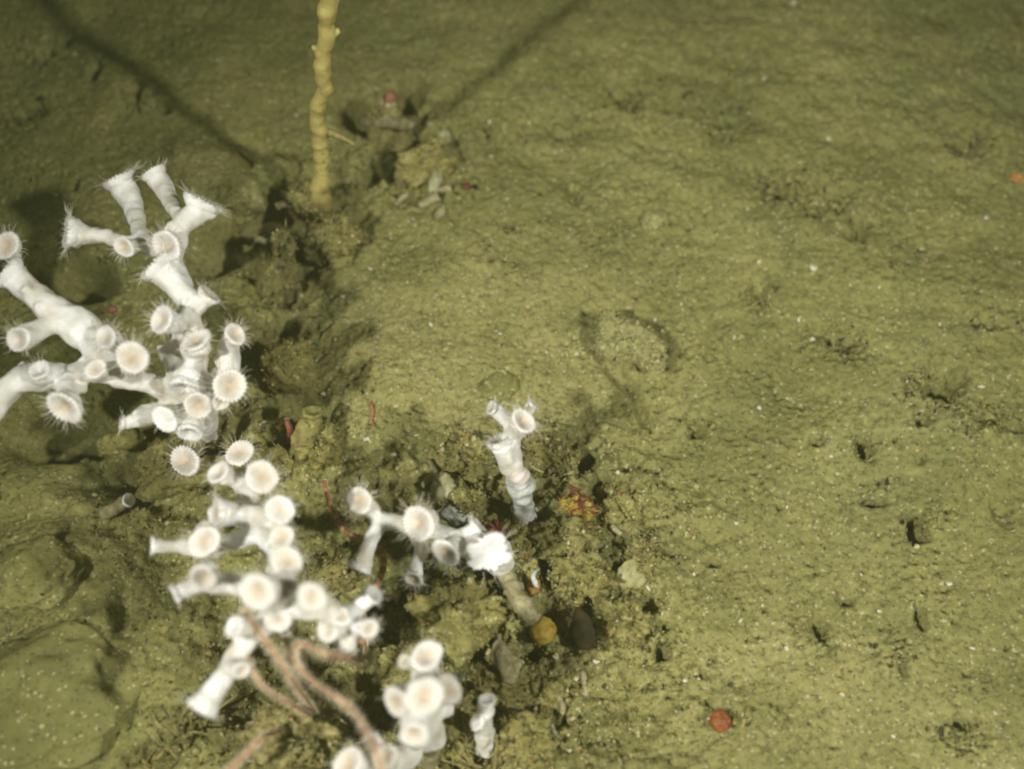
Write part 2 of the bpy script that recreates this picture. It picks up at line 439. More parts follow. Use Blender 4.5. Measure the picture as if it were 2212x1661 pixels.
crumbs('coarse_sand', pos, rng.lognormal(-8.25, 0.4, len(pos)), rng.choice(5, len(pos), p=[0.45, 0.37, 0.05, 0.05, 0.08]), ['sediment', 'cream', 'orange_grain', 'dark', 'shell'])
pos = spread_px(5200, np.clip(0.2+1.6*(clus-0.05), 0.04, 1))
crumbs('dark_debris', pos, rng.lognormal(-8.15, 0.45, len(pos)), np.zeros(len(pos)), ['dark'], None, 0.5)
pos = spread_px(700, np.clip(0.35+0.6*sandy+0.25*rub, 0, 1)); pos[:, 2] += 0.0001
crumbs('shell_grit', pos, rng.lognormal(-8.15, 0.40, len(pos)), rng.choice(2, len(pos), p=[0.6, 0.4]), ['shell', 'cream'], None, 0.5)
pos = spread_px(15000, np.clip(rub-0.2, 0, 1))
crumbs('rubble_crumbs', pos, rng.lognormal(-7.5, 0.5, len(pos)), rng.choice(4, len(pos), p=[0.80, 0.08, 0.08, 0.04]), ['rubble', 'turf', 'cream', 'dark'])

def blades(name, pos, nrm, length, mats, mi, parent=None, width=0.16, lean=0.7):
    n = len(pos)
    d = nrm+rng.normal(scale=lean, size=(n, 3)); d /= np.linalg.norm(d, axis=1, keepdims=True)
    a = np.cross(d, rng.normal(size=(n, 3))); a /= np.linalg.norm(a, axis=1, keepdims=True); b = np.cross(d, a)
    bend = a*length[:, None]*rng.uniform(-0.4, 0.4, (n, 1))
    L = length[:, None]; w = L*width
    r3_ = [(a*math.cos(t)+b*math.sin(t))*w for t in (0, 2.09, 4.19)]
    base = pos-d*0.0003
    mid = base+d*L*0.55+bend*0.5; tip = base+d*L+bend*1.3
    Vv = np.stack([base+r for r in r3_]+[mid+r*0.75 for r in r3_]+[tip], 1)
    f = np.array([(0, 1, 4), (0, 4, 3), (1, 2, 5), (1, 5, 4), (2, 0, 3), (2, 3, 5), (3, 4, 6), (4, 5, 6), (5, 3, 6)])
    F = (f[None]+7*np.arange(n)[:, None, None]).reshape(-1, 3)
    o = link(name, np_mesh(name, Vv.reshape(-1, 3), F, True, np.repeat(mi, 9)), parent, mats)
    o['kind'] = 'stuff'; return o
pos = spread_px(3200, np.clip(1.2*rub-0.3, 0.012, 1))
blades('hydroid_turf', pos, np.tile([0, 0.0, 1.0], (len(pos), 1)), rng.lognormal(-6.6, 0.4, len(pos)), ['turf', 'yellow_turf', 'dark'], rng.choice(3, len(pos), p=[0.6, 0.34, 0.06]))
# tufts of debris round the burrows of the open sediment
cl = []
for (px, py, r, n) in [(2010, 850, 70, 150), (2120, 910, 60, 90), (1868, 960, 28, 40), (1985, 1130, 35, 60), (2095, 310, 50, 70), (1770, 420, 90, 110), (1690, 400, 60, 70), (1820, 735, 60, 80),
                       (1355, 205, 45, 60), (1220, 270, 110, 90), (1570, 270, 70, 60), (1460, 200, 80, 30), (1320, 530, 60, 40), (1120, 540, 90, 70), (240, 560, 60, 40), (1900, 1060, 40, 30), (1640, 640, 50, 40), (1500, 930, 50, 30), (1930, 1400, 60, 40), (1770, 1370, 40, 30), (2080, 1600, 60, 50), (1580, 1560, 40, 20), (1430, 1380, 40, 40), (2150, 700, 60, 40), (1960, 560, 60, 40), (100, 100, 60, 40), (60, 240, 50, 40), (330, 210, 60, 20)]:
    for _ in range(n):
        a = rng.uniform(0, 6.28); q = r*math.sqrt(rng.random()); p = P(px+q*math.cos(a), py+q*math.sin(a)*0.7); cl.append((p.x, p.y))
cl = np.array(cl); cl = np.column_stack([cl, hgt(cl[:, 0], cl[:, 1])])
blades('debris_tufts', cl, np.tile([0, 0, 0.5], (len(cl), 1)), rng.lognormal(-6.6, 0.4, len(cl)), ['sediment', 'turf', 'dark'], rng.choice(3, len(cl), p=[0.5, 0.3, 0.2]), None, 0.25, 0.6)
sel = rng.choice(len(cl), 480); q = cl[sel]+np.column_stack([rng.normal(scale=0.002, size=(480, 2)), np.zeros(480)]); q[:, 2] = hgt(q[:, 0], q[:, 1])+0.0003
crumbs('silt_clods', q, rng.lognormal(-6.9, 0.4, 480), rng.choice(2, 480, p=[0.85, 0.15]), ['sediment', 'turf'], None, 0.6)
sel = rng.choice(len(cl), 700); q = cl[sel]+np.column_stack([rng.normal(scale=0.0012, size=(700, 2)), np.zeros(700)]); q[:, 2] = hgt(q[:, 0], q[:, 1])+0.0002
crumbs('dark_flakes', q, rng.lognormal(-7.4, 0.5, 700), np.zeros(700), ['dark'], None, 0.35)  # dark debris round the pits; its colour also stands in for their shade

# ------------------------------------------------------------------ lumps: stones and clods
def ico(sub):
    import bmesh
    bm = bmesh.new(); bmesh.ops.create_icosphere(bm, subdivisions=sub, radius=1)
    v = [x.co.copy() for x in bm.verts]; f = [tuple(q.index for q in p.verts) for p in bm.faces]; bm.free(); return v, f
ICO4 = ico(5); ICO3 = ico(4); ICO2 = ico(3)
def lump_mesh(name, rx, ry, rz, seed, rough=0.25, fr=1.6, fine=0.06, geo=None, rotz=0.0, tilt=(0, 0), square=0.0):
    v0, f = geo or ICO4; out = []; s = Vector((seed*3.7, seed*1.3, seed*2.1)); R = Matrix.Rotation(rotz, 3, 'Z') @ Matrix.Rotation(tilt[0], 3, 'X') @ Matrix.Rotation(tilt[1], 3, 'Y')
    for p in v0:
        k = 1+rough*mnoise.noise(p*fr+s)+rough*0.55*mnoise.noise(p*fr*2.3+s)+fine*mnoise.noise(p*9+s)+fine*0.7*mnoise.noise(p*19+s)
        q = p*k
        if square: q = Vector([math.copysign(abs(c)**(1-square), c) for c in q])
        out.append(R @ Vector((q.x*rx, q.y*ry, q.z*rz)))
    return mesh(name, out, f)
def lump(name, px, py, rpx, label, cat, matn='rubble', ratio=(1, 1, 0.8), up=0.35, seed=1, rotz=0, tilt=(0, 0), rough=0.25, fine=0.06, turf=0, turf_len=0.0016, turf_mats=('turf', 'yellow_turf'), group=None, geo=None, square=0.0, fr=1.6, crumb=0):
    s = mpp(G(px, py)); r = rpx*s
    p = G(px, py, r*ratio[2]*up)
    me = lump_mesh(name, r*ratio[0], r*ratio[1], r*ratio[2], seed, rough, fr, fine, geo, rotz, tilt, square)
    if turf or crumb:
        root = thing(name, p, label, cat, group)
        o = link('body', me, None, matn, Matrix.Translation(p)); o.parent = root; o.matrix_parent_inverse = root.matrix_world.inverted()
        co = np.array([v.co for v in me.vertices]); no = np.array([v.normal for v in me.vertices])
        for (cnt, what) in ((turf, 't'), (crumb, 'c')):
            if not cnt: continue
            ok = np.where(co[:, 2] > -0.3*r*ratio[2])[0]; sel = rng.choice(ok, cnt)
            q = co[sel]+np.array(p)+rng.normal(scale=0.0003, size=(cnt, 3))
            if what == 't':
                blades('turf', q, no[sel], rng.lognormal(math.log(turf_len), 0.4, cnt), list(turf_mats), rng.integers(0, len(turf_mats), cnt), root, 0.16, 0.55)
            else:
                crumbs('crust_grains', q, rng.lognormal(-7.6, 0.45, cnt), rng.choice(4, cnt, p=[0.83, 0.10, 0.03, 0.04]), [matn, 'cream', 'orange_grain', 'dark'], root)
        return root
    o = link(name, me, None, matn, Matrix.Translation(p)); return tag(o, label, cat, group)

RUB = 'sediment-caked lumps of coral rubble'
lump('sediment_mound', 500, 425, 80, 'smooth rounded sediment-covered boulder beside the gully, right of the flared coral cups', 'boulder', 'sediment', (1.0, 0.75, 0.7), 0.35, 3, -0.4, rough=0.2, fine=0.03, crumb=150)
lump('boulder', 592, 372, 52, 'rounded olive boulder just left of the yellow whip base', 'boulder', 'sediment', (1, 0.8, 0.7), 0.25, 5, 0.3, rough=0.22, fine=0.03, crumb=80)
lump('rubble_stump', 600, 590, 44, 'upright pinnacle of caked rubble leaning below the whip', 'rubble', 'rubble', (0.75, 0.8, 2.3), 0.7, 8, 0, (-0.35, 0.25), 0.35, 0.10, 120, 0.0011, crumb=500)
lump('rubble_lump', 722, 520, 62, 'fuzzy rubble lump with pink spots at the foot of the whip', 'rubble', 'rubble', (1, 0.8, 1.1), 0.5, 9, 0, rough=0.4, fine=0.12, turf=200, turf_len=0.0013, crumb=600)
lump('rubble_block', 622, 792, 58, 'squarish caked rubble block standing in the shaded gully', 'rubble', 'rubble', (0.9, 0.8, 1.0), 0.6, 12, 0.2, rough=0.25, fine=0.05, square=0.3, crumb=400)
lump('rubble_lump', 672, 446, 50, 'grey caked holdfast lump gripping the base of the whip', 'rubble', 'rubble', (0.8, 0.8, 1.3), 0.6, 14, 0, rough=0.35, turf=160, turf_len=.0012, crumb=400)
lump('rubble_lump', 925, 352, 64, 'craggy rubble lump below the cup-shaped stump with the dark red worm', 'rubble', 'rubble', (1, 0.7, 0.6), 0.2, 17, 0.5, rough=0.55, fine=.12, turf=150, turf_len=.0012, crumb=500)
lump('rubble_lump', 700, 960, 46, 'crumbly rubble lump at the lower end of the gully', 'rubble', 'rubble', (0.7, 1.1, 0.8), 0.4, 19, 0, rough=0.45, fine=.12, turf=80, turf_len=.0012, crumb=500)
HEAP = ['caked rubble lump just right of the grey dead stem of the upright sprig',
        'rubble lump right of the yellow frilled anemone, beside a black hole',
        'yellowish rubble lump touching the big white end cup of the sideways sprig',
        'broad low rubble lump below the yellow frilled anemone',
        'wide rubble mass under the dark hollow of the sideways sprig',
        'rubble lump with the angular dead coral branch sunk in it',
        'rubble lump right of the dark teardrop pebble',
        'rubble lump right of the single slender coral stub',
        'wide crumbly lump under the base of the large branching coral',
        'rubble lump behind the pale green-white sponge lobe',
        'rubble lump right of the white trumpet of the upright sprig',
        'rubble lump left of the small top cup of the low clump',
        'small rubble lump beside the olive bivalve shell',
        'rubble lump between the worm tube and the bivalve shell',
        'rubble lump between the pale sponge lobe and the upright sprig',
        'rubble lump right of the cups where the red brittle star hides',
        'flat wide rubble lump below the yellow sponge ball',
        'rubble lump under the half-buried coral branch with tan cups',
        'rubble lump inside the loop of the red brittle star arm',
        'rubble lump between the low clump and the slender coral stub']
for i, (px, py, r, q) in enumerate([(1215, 1165, 62, (1, .8, .8)), (1325, 1110, 60, (.9, 1, .8)), (1120, 1195, 55, (1, .8, .8)), (1260, 1235, 60, (1.1, .7, .7)), (985, 1340, 88, (1, .8, .8)),
                                   (1090, 1480, 70, (.8, 1, .8)), (1340, 1345, 52, (1, .9, .7)), (1130, 1600, 74, (1, .7, .7)), (390, 985, 80, (1.2, .8, .6)), (1010, 1000, 55, (1, .8, .7)),
                                   (1195, 980, 50, (1, .7, .6)), (885, 1440, 60, (1, .8, .7)), (1390, 1200, 40, (1, .8, .5)), (1225, 1290, 40, (1, .8, .6)), (1000, 1080, 50, (1, .8, .8)),
                                   (850, 1370, 50, (1, .8, .7)), (1180, 1500, 60, (1.2, .8, .5)), (560, 1010, 60, (1, .8, .7)), (720, 1230, 55, (1, .8, .7)), (980, 1560, 60, (1, .8, .6))]):
    lump('rubble_lump', px, py, r, HEAP[i], 'rubble', 'rubble', q, 0.45, 30+i*3, i*0.9, rough=0.55, fine=0.16, turf=110, turf_len=0.0011, crumb=650, group=RUB)
lump('encrusted_lump', 645, 1572, 88, 'brown spongy tufted lump with rusty hollows below the brittle star arms', 'sponge', 'yellow_turf', (1, .75, .8), 2.1, 91, 0.2, rough=0.5, fine=0.2, turf=420, turf_len=0.0018, crumb=900, turf_mats=('yellow_turf', 'turf', 'sponge_pale'))
lump('flat_boulder', 75, 1240, 95, 'low flat silt-covered boulder with a dark crack along its edge', 'boulder', 'sediment', (1, .8, .35), 0.2, 71, 0.3, rough=0.2, fine=0.03, crumb=60)
lump('boulder', 95, 1515, 185, 'broad smooth silt-covered boulder below the cracked flat one', 'boulder', 'smooth_silt', (1.0, 0.85, 0.42), -0.05, 63, 0.35, rough=0.22, fine=0.02, crumb=120)
lump('flat_stone', 1362, 738, 76, 'flat oval gritty stone half sunk in the open sediment', 'stone', 'pale_rubble', (1.0, 0.70, 0.26), 1.25, 75, -0.62, rough=0.4, fine=0.1, crumb=900, fr=1.3)
lump('flat_stone', 1078, 832, 44, 'small round flat stone dusted with sediment above the upright coral sprig', 'stone', 'sediment', (1, 0.8, 0.16), 0.5, 77, 0.2, rough=0.12, fine=0.03, geo=ICO3)
lump('pebble', 1415, 474, 30, 'pale rounded pebble alone on the upper sediment', 'pebble', 'pale_rubble', (1, .85, .5), 0.3, 79, 0.4, rough=0.25, geo=ICO3)
p = G(1262, 1362, 0.007); r = 40*mpp(p)
v, f = ICO3; me = mesh('pebble', [Vector((q.x*r*0.85*(1-0.5*max(0, q.y)), q.y*r*(1.0+0.3*max(0, q.y)), q.z*r*0.62))*(1+0.06*mnoise.noise(q*2)) for q in v], f)
tag(link('pebble', me, None, 'pebble', Matrix.Translation(p) @ Matrix.Rotation(0.30, 4, 'Z') @ Matrix.Rotation(0.35, 4, 'X')), 'dark brown teardrop pebble leaning by the rubble heap', 'pebble')
lump('yellow_sponge', 1172, 1362, 28, 'yellow and amber sponge ball next to the dark pebble', 'sponge', 'yellow', (1, 1.05, .9), 1.6, 83, 0, rough=0.15, fine=0.05, geo=ICO3)
lump('amber_sponge', 1152, 1268, 20, 'small amber nodule beside the pale worm tube', 'sponge', 'amber', (.8, 1.1, .8), 0.9, 84, 0, rough=0.25, geo=ICO3)
lump('orange_pebble', 2198, 386, 16, 'orange pebble at the far right of the open sediment', 'pebble', 'orange_grain', (1, 0.8, .6), 0.1, 86, 0, rough=0.5, geo=ICO3)
lump('pale_sponge', 958, 1060, 32, 'pale green-white sponge lobe behind the branching coral sprig', 'sponge', 'sponge_pale', (.8, 1, 1.6), 0.5, 88, 0, (-0.2, 0.1), 0.25, 0.05, geo=ICO3)
lump('pale_sponge', 990, 1108, 32, 'grey-green sponge lobe tucked under the branching coral sprig', 'sponge', 'dead_blue', (1, .8, 1), 0.5, 89, 0, rough=0.3, geo=ICO3)
lump('pale_sponge', 960, 298, 17, 'small pale sponge knob by the cup-shaped stump', 'sponge', 'sponge_pale', (.8, 1.2, 1), 0.6, 93, 0, rough=0.3, geo=ICO3)
lump('pale_sponge', 940, 395, 18, 'slender pale sponge finger in the craggy rubble', 'sponge', 'sponge_pale', (.7, 1.7, .8), 0.6, 94, -0.25, rough=0.3, geo=ICO3)
lump('snail', 1556, 1558, 23, 'glossy round reddish brown snail shell on open sediment', 'snail', 'snail', (1, 0.95, .8), 0.55, 97, 0, rough=0.2, fine=0.07, geo=ICO3, crumb=14)

# encrusting creature: yellow tufts with maroon ribbons
p = G(1246, 1100, 0.003); s = mpp(p)
a = thing('anemone', p, 'yellow frilled anemone streaked with maroon ribbons on the rubble', 'anemone')
o = link('body', lump_mesh('body', 38*s, 28*s, 24*s, 55, 0.3, 2, 0.2), a, 'yellow', Matrix.Translation(p))
co = np.array([v.co for v in o.data.vertices]); no = np.array([v.normal for v in o.data.vertices]); sel = rng.choice(np.where(co[:, 2] > 0)[0], 420)
blades('frills', co[sel]+np.array(p), no[sel], rng.lognormal(math.log(0.0009), 0.3, 420), ['yellow', 'yellow_turf'], rng.integers(0, 2, 420), a, 0.3, 0.5)
for k in range(22):
    i = rnd.choice(list(np.where(co[:, 2] > 0.1*38*s)[0])); b0 = Vector(co[i])+p+Vector(no[i])*0.0006; t = Vector(no[i]).cross(Vector((rnd.gauss(0, 1), rnd.gauss(0, 1), rnd.gauss(0, 1)))).normalized()
    pts = [b0+t*0.0014*u+Vector((rnd.gauss(0, .0003), rnd.gauss(0, .0003), 0.0003)) for u in (-1.2, -.4, .4, 1.2)]
    m = MB(); m.tube(spline(pts, 3), [0.0003]*10, 5); m.build('ribbon', 'red', a)
def ribbons(name, label, px, py, n, L, matn, up=0.003):
    p = G(px, py, up); m = MB()
    for k in range(n):
        an = 6.28*k/n+rnd.uniform(-.3, .3); d = face(math.cos(an), math.sin(an), rnd.uniform(0.0, 0.5))*L*rnd.uniform(0.7, 1.2)
        m.tube(spline([p, p+d*0.5+BACK*L*0.1, p+d], 3), lerps([0.0008, 0.0006, 0.00012], 3), 5)
    return tag(m.build(name, matn), label, 'algae')
ribbons('red_alga', 'dark red star-shaped tuft between the two coral sprigs', 1072, 1143, 8, 0.0042, 'red', 0.008)
ribbons('red_alga', 'small red frond above the yellow frilled anemone', 1238, 1056, 3, 0.0026, 'red', 0.004)
def worm(name, label, pts, r, matn, cat='worm', up=0.001):
    q = [G(x, y, up) for x, y in pts]; m = MB(); n = 5
    m.tube(spline(q, n), lerps([r*0.7]+[r]*(len(q)-2)+[r*0.4], n), 7); return tag(m.build(name, matn), label, cat)
worm('worm', 'thin red worm lying on the sand', [(798, 868), (806, 885), (803, 905), (809, 922)], 0.00045, 'worm')
worm('tube_worm', 'thin tan tube lying across the shaded gully', [(565, 912), (600, 908), (640, 900)], 0.0007, 'dead', 'worm', 0.004)
worm('worm', 'red-brown worm in the dark gully beside the rubble block', [(615, 900), (628, 930), (622, 960)], 0.0014, 'worm', 'worm', 0.003)
q = spline([G(1090, 1236, .009), G(1110, 1272, .010), G(1127, 1303, .010), G(1147, 1336, .009)], 8); m = MB()
m.tube(q, [.0030*(1+(0.16 if i % 8 in (0, 1) else -0.06)+0.06*math.sin(i*1.9)) for i in range(len(q))], 16, True, .3); tag(m.build('worm_tube', 'dead'), 'pale jointed worm tube slanting across the rubble heap', 'worm tube')
for (px, py, r, lab) in [(730, 506, 11, 'pink spot of crust on the fuzzy lump'), (1008, 402, 9, 'dark red speck beside the slender sponge finger'), (242, 668, 11, 'pink crusted nub among the large coral branches')]:
    lump('pink_crust', px, py, r, lab, 'crust', 'pink' if px != 1008 else 'red', (1, .9, .7), 1.6 if px != 242 else 4, int(px), geo=ICO2, rough=0.3)

# cup-shaped stump (old barnacle or shell) with dark red worm inside
p = G(838, 285, 0.0); s = mpp(p)
st = thing('barnacle_stump', p, 'tall cup-shaped stump with pale rim and dark red mouth, right of the whip', 'barnacle')
m = MB(); ax = face(0.05, 0.9, 0.55)
path = [p+ax*t for t in (-0.006, -0.003, 0.002, 0.006, 0.009, 0.0115)]
m.tube(path, [52*s, 46*s, 38*s, 30*s, 27*s, 22*s], 24, True, 0.7); m.build('wall', 'rubble', st)
m = MB(); q = p+ax*0.0116
m.tube([q, q+ax*0.0012], [23*s, 19*s], 16, True, 0.3); m.build('rim', 'sponge_pale', st)
m = MB(); m.tube(spline([q+ax*0.0008, q+ax*0.002+RIGHT*0.001, q+ax*0.0028-RIGHT*0.001], 3), [0.0032]*6+[0.0016], 8); m.build('mouth', 'pink', st)
m = MB(); m.tube(spline([G(785, 262, .009), G(838, 266, .013), G(890, 266, .010)], 4), [0.0024]*9, 10, True, 0.5); m.build('ledge', 'dead', st)
co = np.array([tuple(v) for v in [p+ax*rnd.uniform(-0.003, 0.008)+face(math.cos(t), 0.3, math.sin(t))*34*s for t in np.linspace(0.2, 2.9, 160)]])
blades('turf', co, np.tile(tuple(ax), (160, 1)), rng.lognormal(math.log(0.0024), 0.4, 160), ['turf', 'yellow_turf'], rng.integers(0, 2, 160), st, 0.13, 0.6)

# bivalve shell lying on the sediment edge
p = G(1362, 1240, 0.0012); s = mpp(p)
v = []; f = []; nr, na = 8, 20
for i in range(nr+1):
    for k in range(na+1):
        t = math.pi*(0.02+0.96*k/na); r = i/nr
        rr = r*52*s*(1+0.012*math.sin(i*3.1)); z = 0.0042*(1-r**2)+0.00025*math.sin(i*2.6)
        v.append((math.cos(t)*rr*0.9, math.sin(t)*rr*1.05-18*s, z))
for i in range(nr):
    for k in range(na): f.append((i*(na+1)+k, i*(na+1)+k+1, (i+1)*(na+1)+k+1, (i+1)*(na+1)+k))
me = mesh('bivalve_shell', v, f); o = link('bivalve_shell', me, None, 'shell_olive', Matrix.Translation(p) @ Matrix.Rotation(-2.5, 4, 'Z') @ Matrix.Rotation(0.12, 4, 'X'))
md = o.modifiers.new('thick', 'SOLIDIFY'); md.thickness = 0.0005
tag(o, 'olive ribbed bivalve shell lying at the edge of the rubble heap', 'shell')

# single white shell fragments one can pick out
SH = [(793, 948, 9), (1757, 578, 9), (1586, 728, 7), (1214, 325, 6), (1058, 262, 6), (1415, 690, 6), (1640, 565, 5), (1725, 690, 7), (1430, 715, 5), (1755, 732, 9), (1960, 820, 6), (1795, 985, 6),
      (2120, 835, 7), (1700, 860, 6), (1640, 880, 6), (1860, 1240, 6), (1980, 1180, 7), (1700, 1095, 6), (1590, 1130, 6), (1500, 1240, 6), (1900, 1320, 7), (2050, 1260, 7), (2100, 1400, 8), (1820, 1500, 7),
      (1700, 1400, 6), (1600, 1340, 6), (1930, 1590, 7), (2150, 1540, 8), (1480, 1470, 6), (1245, 1465, 8), (1290, 1560, 6), (470, 130, 7), (420, 535, 5), (230, 275, 6), (640, 250, 6), (120, 420, 7),
      (1900, 620, 6), (2000, 560, 6), (2130, 470, 7), (1790, 300, 6), (1650, 170, 6), (1980, 420, 6), (2030, 700, 5), (880, 610, 5), (1000, 640, 5), (930, 700, 6), (1080, 720, 5), (1180, 760, 5), (1715, 5, 14), (1030, 1290, 7), (1200, 1420, 7), (1310, 1180, 8), (1400, 1270, 8), (1150, 1540, 7), (1230, 1620, 7), (900, 940, 6), (850, 980, 7), (955, 960, 6), (1160, 1100, 7), (1335, 1020, 7), (1290, 1430, 7), (740, 640, 6), (800, 580, 6), (700, 850, 6)]
frag_me = []
for k in range(5):
    v, f = ICO2; s = Vector((k*5.1, 2, 1))
    me = mesh('shell_fragment', [Vector((p.x, p.y*0.7, p.z*0.28))*(1+0.9*mnoise.noise(p*1.5+s)) for p in v], f); me.materials.append(M['shell']); frag_me.append(me)
for i, (px, py, r) in enumerate(SH):
    p = G(px, py, 0.0003); o = bpy.data.objects.new('shell_fragment', frag_me[i % 5]); C.objects.link(o)
    o.matrix_world = Matrix.Translation(p) @ Matrix.Rotation(rnd.uniform(0, 6.28), 4, 'Z') @ Matrix.Rotation(rnd.uniform(-.4, .4), 4, 'X') @ Matrix.Scale(r*rnd.uniform(0.55, 1.0)*mpp(p), 4)
    tag(o, 'small white shell fragment lying on the olive sediment', 'shell', 'white shell fragments on the sediment')

# ------------------------------------------------------------------ yellow whip standing on its lump, with a twig
wp = [(676, 480, -.004), (688, 425, .012), (694, 355, .026), (690, 300, .037), (688, 240, .050), (694, 190, .061), (700, 120, .075), (708, 50, .088), (712, -30, .102), (716, -150, .122), (726, -300, .142)]
wr = [26, 20, 16, 15, 14.5, 15, 16, 18, 20, 20, 19]
pts = [P(*a) for a in wp]; rr = [r*mpp(q) for r, q in zip(wr, pts)]
w = thing('sea_whip', pts[0], 'tall knobbly yellow sea whip standing up from the rubble', 'sea whip')
sp = spline(pts, 10); sr = lerps(rr, 10)
sr = [r*(1.06+0.26*mnoise.noise(Vector((i*0.25, 3, 1)))+0.24*mnoise.noise(Vector((i*0.55, 8, 1)))) for i, r in enumerate(sr)]
sp = [q+RIGHT*(0.0010*mnoise.noise(Vector((i*0.35, 1, 9)))+0.0022*mnoise.noise(Vector((i*0.09, 4, 2)))) for i, q in enumerate(sp)]
m = MB(); m.tube(sp, sr, 18, True, 0.14); m.build('stem', 'whip', w)
for t in (0.62, 0.665):
    i = int(t*len(sp)); m = MB(); side = -1 if t < 0.64 else 1
    b0 = sp[i]+RIGHT*side*sr[i]*0.6; m.tube(spline([b0, b0+face(side, 0.35, 0.2)*sr[i]*0.85], 4), lerps([sr[i]*0.62, sr[i]*0.3], 4), 10); m.build('knob', 'whip', w)
m = MB(); m.tube(spline([P(700, 282, .040), P(735, 296, .038), P(765, 312, .035)], 4), lerps([.0016, .0012, .0007], 4), 8, True, .3); m.build('twig', 'turf', w)
co = []; 
for _ in range(260):
    i = int(rnd.uniform(0, 0.3)*len(sp)); d = face(rnd.gauss(0, 1), rnd.gauss(0, 1), rnd.uniform(0, 1)); co.append((*(sp[i]+d*sr[i]*0.95), *d))
co = np.array(co); blades('turf', co[:, :3], co[:, 3:], rng.lognormal(math.log(.0013), .4, len(co)), ['turf', 'yellow_turf'], rng.integers(0, 2, len(co)), w, 0.14, 0.5)

# ------------------------------------------------------------------ stony corals
SEPTA = 24
class Colony:                        # one coral: fused skeleton, with every polyp a part on it
    def __init__(self, name, loc, label, cat='coral', matn='coral'):
        self.root = thing(name, loc, label, cat); self.sk = MB(); self.matn = matn
    def finish(self, voxel=0.0006, smooth=8):
        rough = 0.0034 if self.matn == 'rubble' else 0.0013
        o = self.sk.build('skeleton', self.matn, self.root)
        md = o.modifiers.new('fuse', 'REMESH'); md.mode = 'VOXEL'; md.voxel_size = voxel; md.use_smooth_shade = True
        md = o.modifiers.new('soften', 'SMOOTH'); md.factor = 0.5; md.iterations = smooth
        tx = bpy.data.textures.get('coral_relief') or bpy.data.textures.new('coral_relief', 'CLOUDS'); tx.noise_scale = 0.0042; tx.noise_depth = 2
        md = o.modifiers.new('relief', 'DISPLACE'); md.texture = tx; md.texture_coords = 'LOCAL'; md.strength = rough; md.mid_level = 0.5
        return self.root
